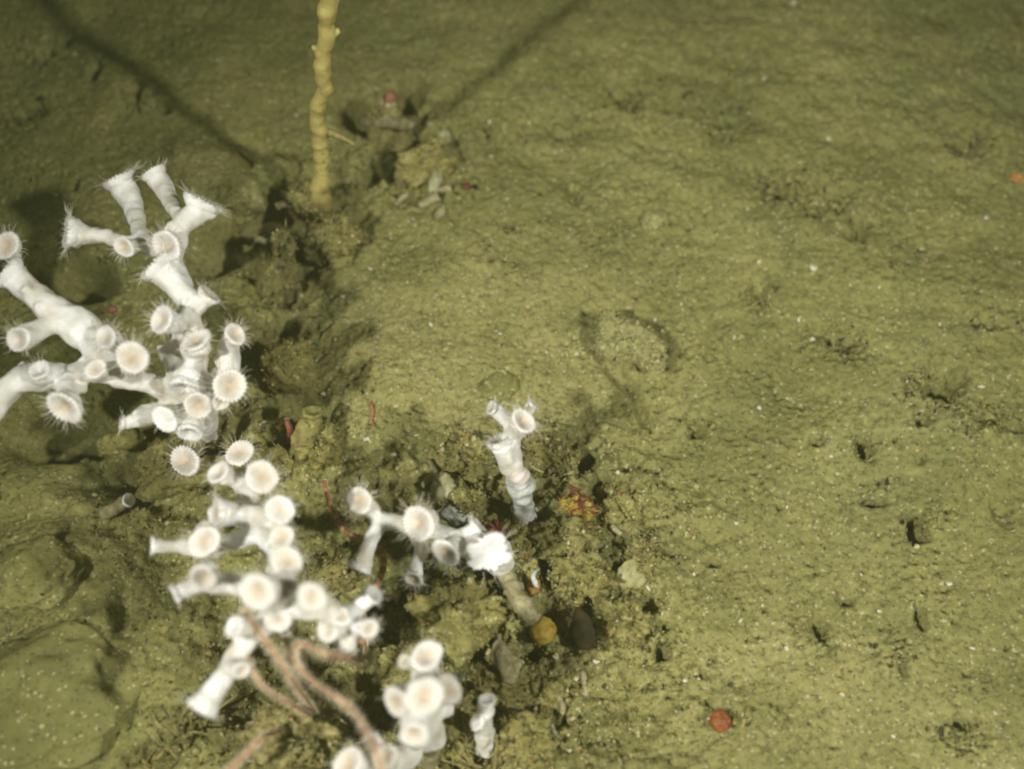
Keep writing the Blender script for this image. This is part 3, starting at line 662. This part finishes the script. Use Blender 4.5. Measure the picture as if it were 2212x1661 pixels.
def cup(col, tip, rpx, fc, tail, r0px, matn='coral', tent=12, polyp=True, n_rings=11, white=0.0, ragged=0.0):
    T = P(*tip); B = P(*tail); F = face(*fc); R = rpx*rnd.uniform(0.80, 0.98)*mpp(T); r0 = r0px*1.05*mpp(B)
    L = (T-B).length; ser = rnd.randint(0, 999); path = []
    t0 = (T-B)*0.9; t1 = F*max(L, R*1.4)*0.9
    for i in range(n_rings):
        t = i/(n_rings-1)
        h00 = 2*t**3-3*t*t+1; h10 = t**3-2*t*t+t; h01 = -2*t**3+3*t*t; h11 = t**3-t*t
        path.append(B*h00+t0*h10+T*h01+t1*h11)
    fr = frames(path)
    a = (fr[-1][1]-F*fr[-1][1].dot(F)).normalized(); b = F.cross(a)
    rad = [(r0*(1+0.2*max(0, 1-i/3.0)**2)+(R*0.97-r0)*(0.22*(i/(n_rings-1))+0.78*(i/(n_rings-1))**3.2)) for i in range(n_rings)]
    keep = [i for i in range(n_rings) if i < 2 or (path[i]-T).dot(F) < -0.55*R]
    path = [path[i] for i in keep]; rad = [rad[i] for i in keep]
    path += [T-F*R*0.42, T-F*R*0.32]; rad += [R*0.90, R*0.88]
    rad = [r*(1+0.07*mnoise.noise(Vector((i*0.45, ser, 2)))*(1 if 0 < i < 8 else 0)) for i, r in enumerate(rad)]
    col.sk.tube(path, rad, 20, True, 0.14, 0, ser)
    N = SEPTA*2; v = []; f = []; cols = []
    el = 1+rnd.uniform(-.16, .16); opn = rnd.choice((1, 1, 1, 1.4, 0.5, 0.1, -0.5))
    prof = [(0.70, -0.52, 0.0, 0), (0.86, -0.36, 0.0, 0), (0.95, -0.18, 0.015, 0), (1.0, 0.0, 0.03, 0.05), (0.98, 0.09, 0.06, 0.22), (0.90, 0.15, 0.09, 0.38), (0.78, 0.15, 0.125, 0.52), (0.63, 0.10, 0.13, 0.7), (0.47, 0.05, 0.10, 0.9), (0.30, 0.0, 0.05, 1.0), (0.12, -0.04, 0.0, 1.0)]
    prof = [(r, z-0.16*opn*max(0, 0.85-r)/0.85, tz*(1 if opn > 0.3 else 0.6), c) for r, z, tz, c in prof]
    W = (0.81, 0.80, 0.81); TAN = (0.53, 0.445, 0.335); MOUTH = (0.52, 0.39, 0.28)
    if not polyp: prof = [(r, z-0.12*max(0, 0.9-r), tz*0.6, 0.25*c) for r, z, tz, c in prof]
    hue = rnd.uniform(0.75, 1.1)
    for (r, z, tz, c) in prof:
        for k in range(N):
            th = 2*math.pi*k/N; tooth = 1 if k % 2 == 0 else -1; big = 1.25 if k % 4 == 0 else 0.8
            irr = 1+(0.09+ragged)*mnoise.noise(Vector((math.cos(th)*1.3, math.sin(th)*1.3, ser)))+(0.05+ragged*0.8)*mnoise.noise(Vector((math.cos(th)*4, math.sin(th)*4, ser)))
            sx = 1.0 if r > 0.5 else 0.55+0.9*r
            q = r*irr*(1+(0.035*tooth*big if r > 0.85 and z > -0.2 else 0))
            v.append((math.cos(th)*q*el, math.sin(th)*q*sx/el, z*(1+0.25*mnoise.noise(Vector((math.cos(th), math.sin(th), ser+5))))+tz*tooth*big*(0.8+0.5*mnoise.noise(Vector((k*1.7, r, ser))))))
            g = min(1, c*hue*((0.12 if r > 0.5 else 0.35 if r > 0.3 else 0.8) if tooth > 0 else 1.3)+(0.15 if tooth < 0 and r < 0.9 else 0))*(1-white)
            base = tuple(x+(y-x)*min(1, g*1.15) for x, y in zip(W, TAN))
            if r < 0.3: base = tuple(x+(y-x)*0.6*(1-white)*(1 if polyp else .3) for x, y in zip(base, MOUTH))
            cols.append((*base, 1.0))
    v.append((0, 0, prof[-1][1]-0.01)); cols.append((*(MOUTH if polyp and white < .5 else W), 1.0))
    for i in range(len(prof)-1):
        for k in range(N): f.append((i*N+k, i*N+(k+1) % N, (i+1)*N+(k+1) % N, (i+1)*N+k))
    q = (len(prof)-1)*N
    for k in range(N): f.append((q+k, q+(k+1) % N, len(v)-1))
    mw = Matrix(((a.x, b.x, F.x, 0), (a.y, b.y, F.y, 0), (a.z, b.z, F.z, 0), (0, 0, 0, 1)))
    mw = Matrix.Translation(T) @ mw @ Matrix.Scale(R, 4)
    me = mesh('polyp', v, f)
    at = me.color_attributes.new('flesh', 'FLOAT_COLOR', 'POINT'); at.data.foreach_set('color', [x for cc in cols for x in cc])
    o = link('polyp', me, col.root, 'polyp' if matn.startswith('coral') else matn, mw)
    if tent:
        m = MB()
        for k in range(int(tent*4)):
            th = rnd.uniform(0, 6.283); rad_ = a*math.cos(th)+b*math.sin(th)
            p0 = T+rad_*R*0.95+F*R*0.05; d = (rad_*rnd.uniform(0.6, 1.4)+F*rnd.uniform(-0.2, 0.8)).normalized(); Ln = R*rnd.uniform(0.3, 1.0)
            m.tube([p0, p0+d*Ln*0.5+Vector((rnd.gauss(0, 1), rnd.gauss(0, 1), rnd.gauss(0, 1)))*Ln*0.10, p0+d*Ln], [0.00024, 0.00018, 0.00006], 4, False)
        t_ = m.build('tentacles', 'tentacle', o)
    return o
def branch(col, nodes, matn='coral', name='branch'):
    k = 0.98 if matn.startswith('dead') else 1.14
    pts = [P(*q[:3]) for q in nodes]; rr = [q[3]*k*mpp(p) for q, p in zip(nodes, pts)]
    sp = spline(pts, 7); sr = lerps(rr, 7)
    if matn.startswith('dead') and col.matn != matn:
        m = MB(); sr = [r*(1+0.22*mnoise.noise(Vector((i*0.3, rr[0]*999, 1)))) for i, r in enumerate(sr)]
        m.tube(sp, sr, 24, True, 0.4); return m.build(name, matn, col.root)
    sr = [r*(1+0.20*mnoise.noise(Vector((i*0.16, rr[0]*7777, 4)))) for i, r in enumerate(sr)]
    col.sk.tube(sp, sr, 20, True, 0.22)
    if len(nodes) > 3:                 # young buds along the branch
        for _ in range(len(nodes)//2):
            i = rnd.randint(3, len(sp)-4); d = (face(rnd.gauss(0, 1), rnd.gauss(0, 1), rnd.uniform(-.4, .8)))
            col.sk.tube([sp[i]+d*sr[i]*t for t in (0.2, 0.9, 1.35, 1.6)], [sr[i]*t for t in (0.75, 0.5, 0.5, 0.56)], 14, True)

# --- large colony at the left
A = Colony('stony_coral', G(420, 985), 'large branching white stony coral with flared cups beside the shaded gully', 'coral')
branch(A, [(440, 1010, -.006, 26), (415, 930, .012, 26), (402, 875, .029, 24)], 'dead', 'shade_toned_base')  # brown tone painted in for the shade that hides the coral's foot
branch(A, [(408, 900, .022, 26), (400, 870, .030, 28), (400, 820, .042, 38), (402, 775, .048, 36), (405, 735, .051, 28), (408, 690, .055, 24), (400, 630, .058, 24), (372, 575, .060, 22), (374, 530, .061, 22), (384, 490, .062, 22)])
branch(A, [(405, 855, .033, 24), (330, 830, .042, 22), (270, 815, .047, 22), (205, 800, .050, 24), (150, 815, .050, 24), (70, 815, .050, 27), (20, 840, .048, 28), (-60, 920, .045, 28)])
branch(A, [(250, 800, .048, 22), (180, 715, .053, 32), (120, 672, .056, 30), (70, 632, .058, 24), (45, 605, .059, 20)])
branch(A, [(405, 820, .042, 22), (470, 830, .043, 20), (494, 800, .045, 20), (494, 745, .049, 21), (505, 730, .050, 18)])
branch(A, [(372, 545, .060, 20), (315, 530, .060, 20), (270, 525, .059, 16), (225, 513, .058, 13), (190, 506, .058, 15)])
branch(A, [(420, 880, .028, 24), (380, 895, .030, 24), (340, 893, .034, 22), (290, 905, .036, 17)], 'coral')
branch(A, [(290, 770, .048, 20), (235, 735, .053, 20), (180, 712, .053, 22)], 'coral_tan')
branch(A, [(440, 940, .005, 26), (445, 880, .028, 22), (470, 850, .038, 20)], 'coral_tan')
for a in [((258, 385, .052), 38, (-.45, .85, .25), (310, 526, .060), 15, 8), ((332, 372, .057), 31, (-.5, .8, .05), (396, 482, .062), 16, 8), ((440, 436, .064), 42, (.45, .85, .12), (382, 500, .062), 20, 12),
          ((360, 531, .068), 40, (-.25, -.25, .9), (378, 545, .060), 18, 14), ((268, 533, .067), 30, (-.15, -.1, .95), (290, 535, .058), 14, 8), ((148, 502, .058), 40, (-.85, .1, .45), (240, 512, .058), 14, 16),
          ((14, 530, .062), 36, (-.1, 0, .95), (30, 560, .055), 16, 8), ((18, 588, .062), 42, (-.75, .6, .2), (95, 655, .057), 24, 10), ((335, 572, .063), 42, (-.7, .6, .25), (420, 660, .058), 24, 12),
          ((452, 637, .060), 26, (.7, .7, .2), (420, 665, .058), 18, 8), ((350, 690, .064), 39, (-.45, .15, .8), (400, 705, .054), 20, 16), ((229, 729, .062), 33, (-.35, .3, .85), (255, 745, .052), 18, 12),
          ((285, 772, .066), 42, (.0, .1, .98), (285, 800, .050), 24, 10), ((207, 797, .062), 28, (.0, .15, .95), (210, 805, .050), 20, 6), ((40, 732, .060), 40, (-.35, -.2, .85), (130, 690, .054), 22, 8),
          ((85, 800, .058), 28, (-.1, .5, .8), (90, 815, .050), 24, 6), ((140, 880, .056), 44, (-.15, -.45, .85), (140, 830, .050), 20, 16), ((425, 735, .062), 34, (-.1, .55, .8), (410, 765, .050), 26, 10),
          ((508, 722, .058), 30, (.5, .3, .75), (495, 760, .048), 17, 14), ((497, 833, .056), 42, (.25, -.05, .95), (480, 835, .044), 22, 10),
          ((478, 868, .052), 24, (.1, -.4, .9), (475, 850, .042), 16, 6), ((428, 876, .050), 38, (.1, -.25, .95), (420, 865, .034), 26, 10), ((410, 935, .040), 32, (.0, -.75, .65), (410, 895, .030), 24, 4),
          ((356, 905, .044), 32, (-.15, -.2, .95), (365, 895, .032), 24, 4), ((263, 912, .036), 22, (-.85, .1, .4), (310, 900, .036), 16, 8), ((405, 838, .050), 40, (-.05, -.85, .45), (402, 790, .047), 32, 8)]:
    cup(A, a[0], a[1]*(0.92 if a[2][2] > 0.7 else 1.04), a[2], a[3], a[4], 'coral', a[5], white=0.85 if a[0][:2] in ((410, 935), (356, 905), (405, 838), (85, 800), (263, 912)) else rnd.choice((0, 0, 0.15, 0.35)))
A.finish()
# --- second colony, lower left
B = Colony('stony_coral', G(610, 1400), 'white stony coral crowded with round open cups, draped by brittle star arms', 'coral')
branch(B, [(650, 1480, -.008, 24), (632, 1405, .018, 24), (612, 1345, .038, 22)], 'dead', 'shade_toned_base')  # foot coloured dull brown, standing in for the dark under the cups
branch(B, [(614, 1350, .037, 24), (610, 1340, .040, 28), (600, 1280, .050, 30), (600, 1210, .053, 24), (570, 1150, .050, 22), (540, 1110, .048, 22), (530, 1050, .046, 22), (520, 1020, .044, 18)])
branch(B, [(570, 1150, .050, 18), (500, 1170, .048, 20), (445, 1185, .046, 20), (390, 1178, .045, 15)])
branch(B, [(455, 1110, .050, 20), (530, 1110, .051, 22), (610, 1110, .052, 22)])
branch(B, [(600, 1270, .055, 24), (520, 1265, .058, 20), (450, 1260, .058, 20), (400, 1275, .058, 17)], 'coral_tan')
branch(B, [(610, 1300, .055, 30), (650, 1300, .062, 34), (690, 1310, .062, 28), (740, 1335, .055, 22), (770, 1310, .054, 19)], 'coral_tan')
branch(B, [(600, 1330, .045, 22), (545, 1370, .050, 22), (510, 1420, .050, 22), (480, 1465, .050, 22)])
branch(B, [(750, 1335, .053, 22), (752, 1370, .05, 20), (750, 1395, .046, 16)])
for a in [((472, 1020, .054), 32, (-.3, .4, .85), (525, 1040, .045), 18, 8), ((566, 1030, .054), 40, (.35, .1, .9), (530, 1055, .045), 20, 10), ((470, 1108, .055), 34, (-.85, .05, .5), (530, 1112, .050), 18, 10),
          ((605, 1102, .062), 37, (.15, .15, .95), (600, 1112, .050), 22, 14), ((441, 1170, .060), 40, (.0, .02, 1), (450, 1182, .046), 20, 12), ((330, 1178, .046), 22, (-.95, .05, .25), (400, 1178, .045), 12, 4),
          ((440, 1140, .050), 20, (-.4, .7, .5), (455, 1175, .046), 14, 4), ((608, 1160, .064), 32, (.05, .25, .95), (600, 1180, .050), 22, 12), ((440, 1246, .070), 38, (.1, -.35, .9), (455, 1258, .056), 22, 8),
          ((378, 1282, .058), 24, (-.8, -.4, .4), (430, 1262, .058), 17, 4), ((620, 1212, .070), 37, (.1, .35, .9), (605, 1235, .054), 24, 12), ((556, 1278, .090), 52, (-.15, .0, .98), (595, 1300, .062), 28, 14),
          ((612, 1262, .078), 36, (.2, .3, .9), (605, 1285, .06), 26, 6), ((674, 1290, .090), 41, (.1, .0, 1), (665, 1305, .062), 24, 12), ((506, 1353, .066), 25, (-.4, .3, .8), (545, 1365, .051), 18, 4),
          ((438, 1528, .050), 42, (-.5, -.82, .15), (505, 1425, .050), 20, 8), ((522, 1448, .056), 24, (.45, -.35, .8), (500, 1440, .05), 16, 6), ((806, 1284, .056), 24, (.65, .6, .35), (750, 1330, .054), 16, 4),
          ((797, 1358, .058), 29, (.45, -.2, .85), (757, 1355, .05), 17, 10), ((708, 1362, .058), 31, (-.4, .15, .9), (745, 1350, .05), 18, 8), ((748, 1402, .048), 22, (.0, -.85, .5), (752, 1370, .05), 16, 4),
          ((735, 1330, .060), 24, (-.2, .6, .7), (745, 1345, .05), 18, 6), ((600, 1340, .062), 34, (-.1, -.4, .9), (605, 1325, .045), 26, 6)]:
    cup(B, a[0], a[1]*(0.94 if a[2][2] > 0.7 else 1.04), a[2], a[3], a[4], 'coral', a[5], white=0.8 if a[0][:2] in ((748, 1402), (506, 1353), (806, 1284), (378, 1282)) else rnd.choice((0, 0.1, 0.3)))
B.finish()
# --- middle sprig lying towards the right
S = Colony('stony_coral', G(985, 1215), 'white coral sprig reaching sideways with five cups over the dark hollow', 'coral')
branch(S, [(800, 1108, .034, 15), (830, 1122, .034, 18), (870, 1130, .034, 19), (910, 1142, .034, 22), (955, 1160, .033, 21), (1000, 1172, .031, 24), (1050, 1180, .029, 28)])
branch(S, [(1040, 1180, .029, 24), (1075, 1195, .020, 26), (1085, 1230, -.002, 24)], 'coral_tan')
branch(S, [(905, 1145, .033, 16), (912, 1185, .031, 13), (908, 1205, .030, 12)])
for a in [((776, 1081, .041), 33, (-.35, .3, .9), (822, 1118, .034), 16, 14), ((905, 1131, .045), 41, (-.45, .1, .9), (915, 1140, .034), 22, 16), ((776, 1226, .030), 31, (-.45, -.88, .1), (818, 1128, .034), 14, 8),
          ((893, 1250, .030), 26, (-.12, -.62, .75), (911, 1175, .031), 12, 14), ((962, 1193, .040), 35, (-.35, -.25, .9), (990, 1170, .032), 20, 14), ((1034, 1138, .036), 29, (.7, .6, .1), (985, 1170, .032), 16, 6)]:
    cup(S, a[0], a[1], a[2], a[3], a[4], 'coral', a[5])
cup(S, (1056, 1196, .037), 52, (.25, -.35, .85), (1000, 1170, .031), 30, 'coral', 6, True, white=1.0, ragged=0.34)
S.finish()
# --- small upright sprig on grey dead base
D = Colony('stony_coral', G(1133, 1118), 'small upright white coral sprig on a grey dead stem in the rubble', 'coral')
branch(D, [(1136, 1135, -.004, 27), (1132, 1112, .004, 27), (1130, 1092, .010, 22), (1128, 1072, .015, 24), (1122, 1050, .020, 30), (1116, 1035, .024, 27)], 'dead_blue', 'dead_stem')
branch(D, [(1128, 1034, .024, 24), (1116, 1022, .026, 26), (1104, 1005, .029, 24)], 'dead_pink', 'encrusted_stem')
branch(D, [(1108, 1010, .028, 23), (1100, 980, .033, 23), (1104, 945, .037, 20), (1115, 922, .039, 18)])
for a in [((1082, 950, .040), 32, (-.35, .85, .3), (1106, 1010, .028), 22, 12), ((1130, 909, .050), 33, (.35, .35, .85), (1106, 945, .038), 17, 16), ((1152, 873, .046), 17, (.7, .65, .25), (1128, 912, .044), 11, 8), ((1062, 880, .044), 20, (-.8, .4, .4), (1112, 925, .040), 14, 6)]:
    cup(D, a[0], a[1], a[2], a[3], a[4], 'coral', a[5])
D.finish()
# --- bottom colony
E_ = Colony('stony_coral', G(930, 1580), 'low clump of pale rounded coral cups at the end of a brittle star arm', 'coral')
branch(E_, [(930, 1640, -.006, 30), (925, 1580, .018, 30)], 'dead', 'shade_toned_base')  # shade under the clump put into the brown of its foot
branch(E_, [(926, 1590, .014, 34), (915, 1520, .036, 38), (915, 1470, .044, 30), (918, 1440, .046, 26)], 'coral_tan')
branch(E_, [(915, 1520, .036, 30), (870, 1515, .042, 26), (850, 1515, .042, 22)], 'coral_tan')
branch(E_, [(920, 1510, .038, 26), (965, 1495, .036, 26)], 'coral_tan')
branch(E_, [(918, 1560, .025, 32), (890, 1590, .036, 28)], 'coral_tan')
branch(E_, [(890, 1620, .02, 30), (830, 1650, .03, 30), (760, 1665, .034, 30)], 'coral')
for a in [((922, 1416, .058), 35, (.2, .4, .85), (918, 1440, .046), 26, 4), ((874, 1428, .054), 17, (-.5, .3, .7), (905, 1438, .046), 13, 2), ((917, 1503, .078), 48, (.05, .05, 1), (916, 1515, .042), 34, 6), ((858, 1516, .058), 36, (-.55, -.1, .8), (895, 1518, .040), 28, 4),
          ((970, 1488, .052), 33, (.6, .3, .7), (930, 1505, .038), 26, 4), ((895, 1586, .066), 38, (-.05, -.35, .92), (900, 1580, .036), 30, 4), ((752, 1650, .052), 38, (-.3, .4, .85), (780, 1660, .034), 26, 6), ((832, 1634, .050), 32, (.2, .4, .85), (830, 1650, .03), 26, 4), ((800, 1600, .046), 20, (-.3, .6, .7), (830, 1640, .03), 18, 4)]:
    cup(E_, a[0], a[1], a[2], a[3], a[4], 'coral', a[5])
E_.finish()
# --- single cups and dead pieces
e = Colony('coral_stub', G(1046, 1600), 'single slender white coral stub growing beside the low clump')
branch(e, [(1048, 1620, -.004, 18), (1046, 1590, .006, 18), (1046, 1560, .014, 17)], 'coral'); cup(e, (1052, 1512, .026), 23, (.1, .85, .5), (1046, 1575, .012), 16, 'coral', 0, False)
cup(e, (1030, 1560, .022), 18, (-.5, .2, .8), (1046, 1580, .010), 14, 'coral_tan', 0, False)
e.finish()
e = Colony('coral_fragment', G(245, 1098), 'broken pale coral piece lying on sediment below the large coral', 'coral fragment', 'dead')
branch(e, [(222, 1112, .004, 15), (245, 1100, .005, 15), (268, 1085, .005, 17)], 'dead'); cup(e, (278, 1080, .005), 18, (.75, .5, .3), (240, 1102, .005), 13, 'coral', 0, False)
e.finish()
e = Colony('coral_fragment', G(660, 935), 'dead sediment-stained coral stub beside the gully with frayed end', 'coral fragment', 'rubble')
branch(e, [(655, 985, -.002, 22), (660, 945, .008, 23), (672, 905, .014, 24)], 'rubble'); cup(e, (676, 890, .016), 27, (.2, .8, .5), (660, 940, .008), 20, 'rubble', 0, False)
e.finish()
e = Colony('coral_fragment', G(230, 960), 'yellow-stained dead coral end under the large coral', 'coral fragment', 'rubble')
branch(e, [(300, 935, .012, 16), (262, 950, .010, 18), (225, 965, .006, 20)], 'rubble'); cup(e, (215, 968, .006), 22, (-.8, -.2, .5), (260, 950, .009), 16, 'rubble', 0, False)
e.finish()
e = Colony('coral_fragment', G(400, 1050), 'half-buried stained coral branch with two tan cups below the large coral', 'coral fragment', 'rubble')
branch(e, [(300, 1075, .000, 16), (350, 1052, .005, 20), (420, 1025, .007, 24), (520, 1005, .007, 24), (580, 985, .002, 20)], 'rubble')
cup(e, (518, 978, .018), 34, (.1, .3, .9), (500, 1005, .006), 20, 'coral', 12)
cup(e, (400, 995, .016), 36, (-.2, .3, .9), (420, 1020, .006), 22, 'coral', 12)
e.finish()
e = Colony('coral_fragment', G(1180, 1270), 'bluish white broken coral chip beside the pale worm tube', 'coral fragment', 'dead_blue')
branch(e, [(1166, 1226, .007, 5), (1152, 1245, .007, 7), (1163, 1272, .006, 5)], 'dead_blue')
e.finish()
e = Colony('coral_fragment', G(1085, 1430), 'angular yellowish dead coral branch sunk in the lower heap', 'coral fragment', 'dead')
branch(e, [(1075, 1390, .006, 16), (1090, 1430, .009, 20), (1100, 1465, .008, 18), (1118, 1420, .009, 14)], 'dead')

e.finish()
for k in range(26):
    px, py = rnd.choice([(1240, 1260), (1050, 1400), (1130, 1530), (1280, 1120), (960, 1060), (700, 900), (880, 420), (640, 520), (400, 1010), (1300, 1400)])
    px += rnd.gauss(0, 55); py += rnd.gauss(0, 50); p = G(px, py, 0.0012); an = rnd.uniform(0, 3.14); d = Vector((math.cos(an), math.sin(an), rnd.uniform(-.3, .35)))
    L = rnd.uniform(0.004, 0.010); r = rnd.uniform(0.0008, 0.0018); m = MB(); q = spline([p-d*L*0.5, p+Vector((rnd.gauss(0, .0006), rnd.gauss(0, .0006), 0)), p+d*L*0.5], 4)
    m.tube(q, [r*(0.85+0.35*(i/8)**2) for i in range(9)], 9, True, 0.5)
    tag(m.build('coral_stick', 'dead'), 'small broken dead coral stick lying among the rubble', 'coral fragment', 'broken coral sticks in the rubble')

# ------------------------------------------------------------------ brittle stars
def arm(parent, nodes, r0, r1, matn, spine_len=0.0028):
    pts = [P(*q) for q in nodes]; n = 14; sp = spline(pts, n); N = len(sp)
    sr = [(r0+(r1-r0)*i/(N-1))*(1+0.10*math.sin(i*2.1)) for i in range(N)]
    m = MB(); m.tube(sp, sr, 9)
    m.m = [(1 if (k//9) % 7 in (0, 1) else 0) for k in range(len(m.f))]
    o = m.build('arm', [matn, 'brittle_band'], parent)
    m = MB(); fr = frames(sp)
    for i in range(1, N-1):
        for sd in (-1, 1):
            side = fr[i][0].cross(BACK).normalized()*sd
            for u in (0.2, 0.7):
                d = side+BACK*u*0.7+fr[i][0]*rnd.uniform(-.1, .4)
                m.spike(sp[i]+side*sr[i]*0.7, d, spine_len*rnd.uniform(0.7, 1.1)*(0.5+0.5*sr[i]/r0), 0.00017)
    m.build('spines', 'spine', o)
s1 = thing('brittle_star', P(690, 1560, .010), 'orange spiny brittle star sprawled over the crowded white coral', 'brittle star')
m = MB(); v, f = ICO3; c = P(690, 1560, .010); m.add([c+Vector((q.x*.0022, q.y*.0022, q.z*.0014)) for q in v], f); m.build('disc', 'brittle', s1)
arm(s1, [(690, 1560, .010), (672, 1525, .026), (645, 1488, .040), (610, 1435, .050), (575, 1385, .056), (542, 1340, .062), (530, 1310, .062)], .0005, .00036, 'brittle')
arm(s1, [(690, 1560, .010), (655, 1535, .026), (605, 1508, .034), (565, 1480, .042), (545, 1445, .046), (540, 1420, .046)], .00048, .0003, 'brittle', .0018)
arm(s1, [(690, 1560, .010), (640, 1580, .014), (592, 1580, .022), (565, 1595, .030), (530, 1630, .032), (490, 1668, .034), (440, 1700, .034)], .00055, .0006, 'brittle', .0020)
s2 = thing('brittle_star', P(790, 1395, .012), 'red-brown brittle star hidden in the coral with one arm looping out', 'brittle star')
m = MB(); c = P(786, 1372, .010); m.add([c+Vector((q.x*.0030, q.y*.0030, q.z*.0016)) for q in v], f); m.build('disc', 'brittle_red', s2)
arm(s2, [(790, 1385, .012), (790, 1420, .026), (765, 1424, .036), (705, 1412, .052), (655, 1392, .048), (634, 1402, .048), (642, 1435, .048), (680, 1475, .048), (730, 1508, .048), (770, 1542, .048), (795, 1585, .050), (815, 1630, .054), (826, 1675, .05)], .00054, .00036, 'brittle')
arm(s2, [(790, 1385, .012), (785, 1345, .016), (775, 1305, .020), (808, 1270, .018), (828, 1225, .018), (820, 1188, .016), (785, 1165, .014), (745, 1145, .012), (715, 1095, .008), (700, 1040, .006)], .0012, .0007, 'brittle_red', .0012)

# ------------------------------------------------------------------ strands of hydroids standing in front of the rubble
def strands(name, label, px, py, n, L, spread, matn, up=0.0):
    p = G(px, py, up); m = MB()
    for k in range(n):
        d = face(rnd.gauss(0, spread), 1*rnd.uniform(.5, 1.1), rnd.uniform(0.1, 1.1))
        b0 = p+Vector((rnd.gauss(0, 1), rnd.gauss(0, 1), 0))*L*0.3; Ln = L*rnd.uniform(.6, 1.1)
        q = spline([b0, b0+d*Ln*.5+Vector((rnd.gauss(0, .1), rnd.gauss(0, .1), 0))*Ln, b0+d*Ln+Vector((rnd.gauss(0, .15), rnd.gauss(0, .15), 0))*Ln], 4)
        m.tube(q, lerps([.0006, .0005, .0002], 4), 5)
        for i in range(2, len(q)-1): m.spike(q[i], face(rnd.gauss(0, 1), rnd.gauss(0, 1), .4), .0018, .0002)
    return tag(m.build(name, matn), label, 'hydroid')
strands('hydroid_bush', 'yellow-green hydroid bush with tall thin strands at the right of the low coral clump', 1010, 1650, 26, .022, .7, 'yellow_turf')
strands('hydroid_bush', 'pale thin hydroid strands under the long flared coral cup', 400, 1600, 14, .012, .6, 'yellow_turf')
strands('hydroid_bush', 'brown tuft of hydroids standing left of the tufted brown lump', 330, 1650, 10, .010, .6, 'turf')
strands('hydroid_bush', 'olive hydroid sprig with thin twigs beside the upright coral sprig', 1185, 1010, 14, .008, .8, 'yellow_turf')

# ------------------------------------------------------------------ the water itself: faint green veil round everything
v = [(x*4.6, y*4.6, z) for z in (-1.1, 0.95) for y in (-1, 1) for x in (-1, 1)]
hz = link('haze', mesh('haze', v, [(0, 2, 3, 1), (4, 5, 7, 6), (0, 1, 5, 4), (2, 6, 7, 3), (0, 4, 6, 2), (1, 3, 7, 5)], False))
hz['kind'] = 'stuff'
hm = bpy.data.materials.new('water_veil'); hm.use_nodes = True; nt = hm.node_tree
nt.nodes.remove(nt.nodes['Principled BSDF'])
pv = nd(nt, 'ShaderNodeVolumePrincipled'); pv.inputs['Color'].default_value = (0.62, 0.66, 0.36, 1); pv.inputs['Density'].default_value = 0.26; pv.inputs['Anisotropy'].default_value = 0.3
nt.links.new(pv.outputs['Volume'], nt.nodes['Material Output'].inputs['Volume'])
hz.data.materials.append(hm)
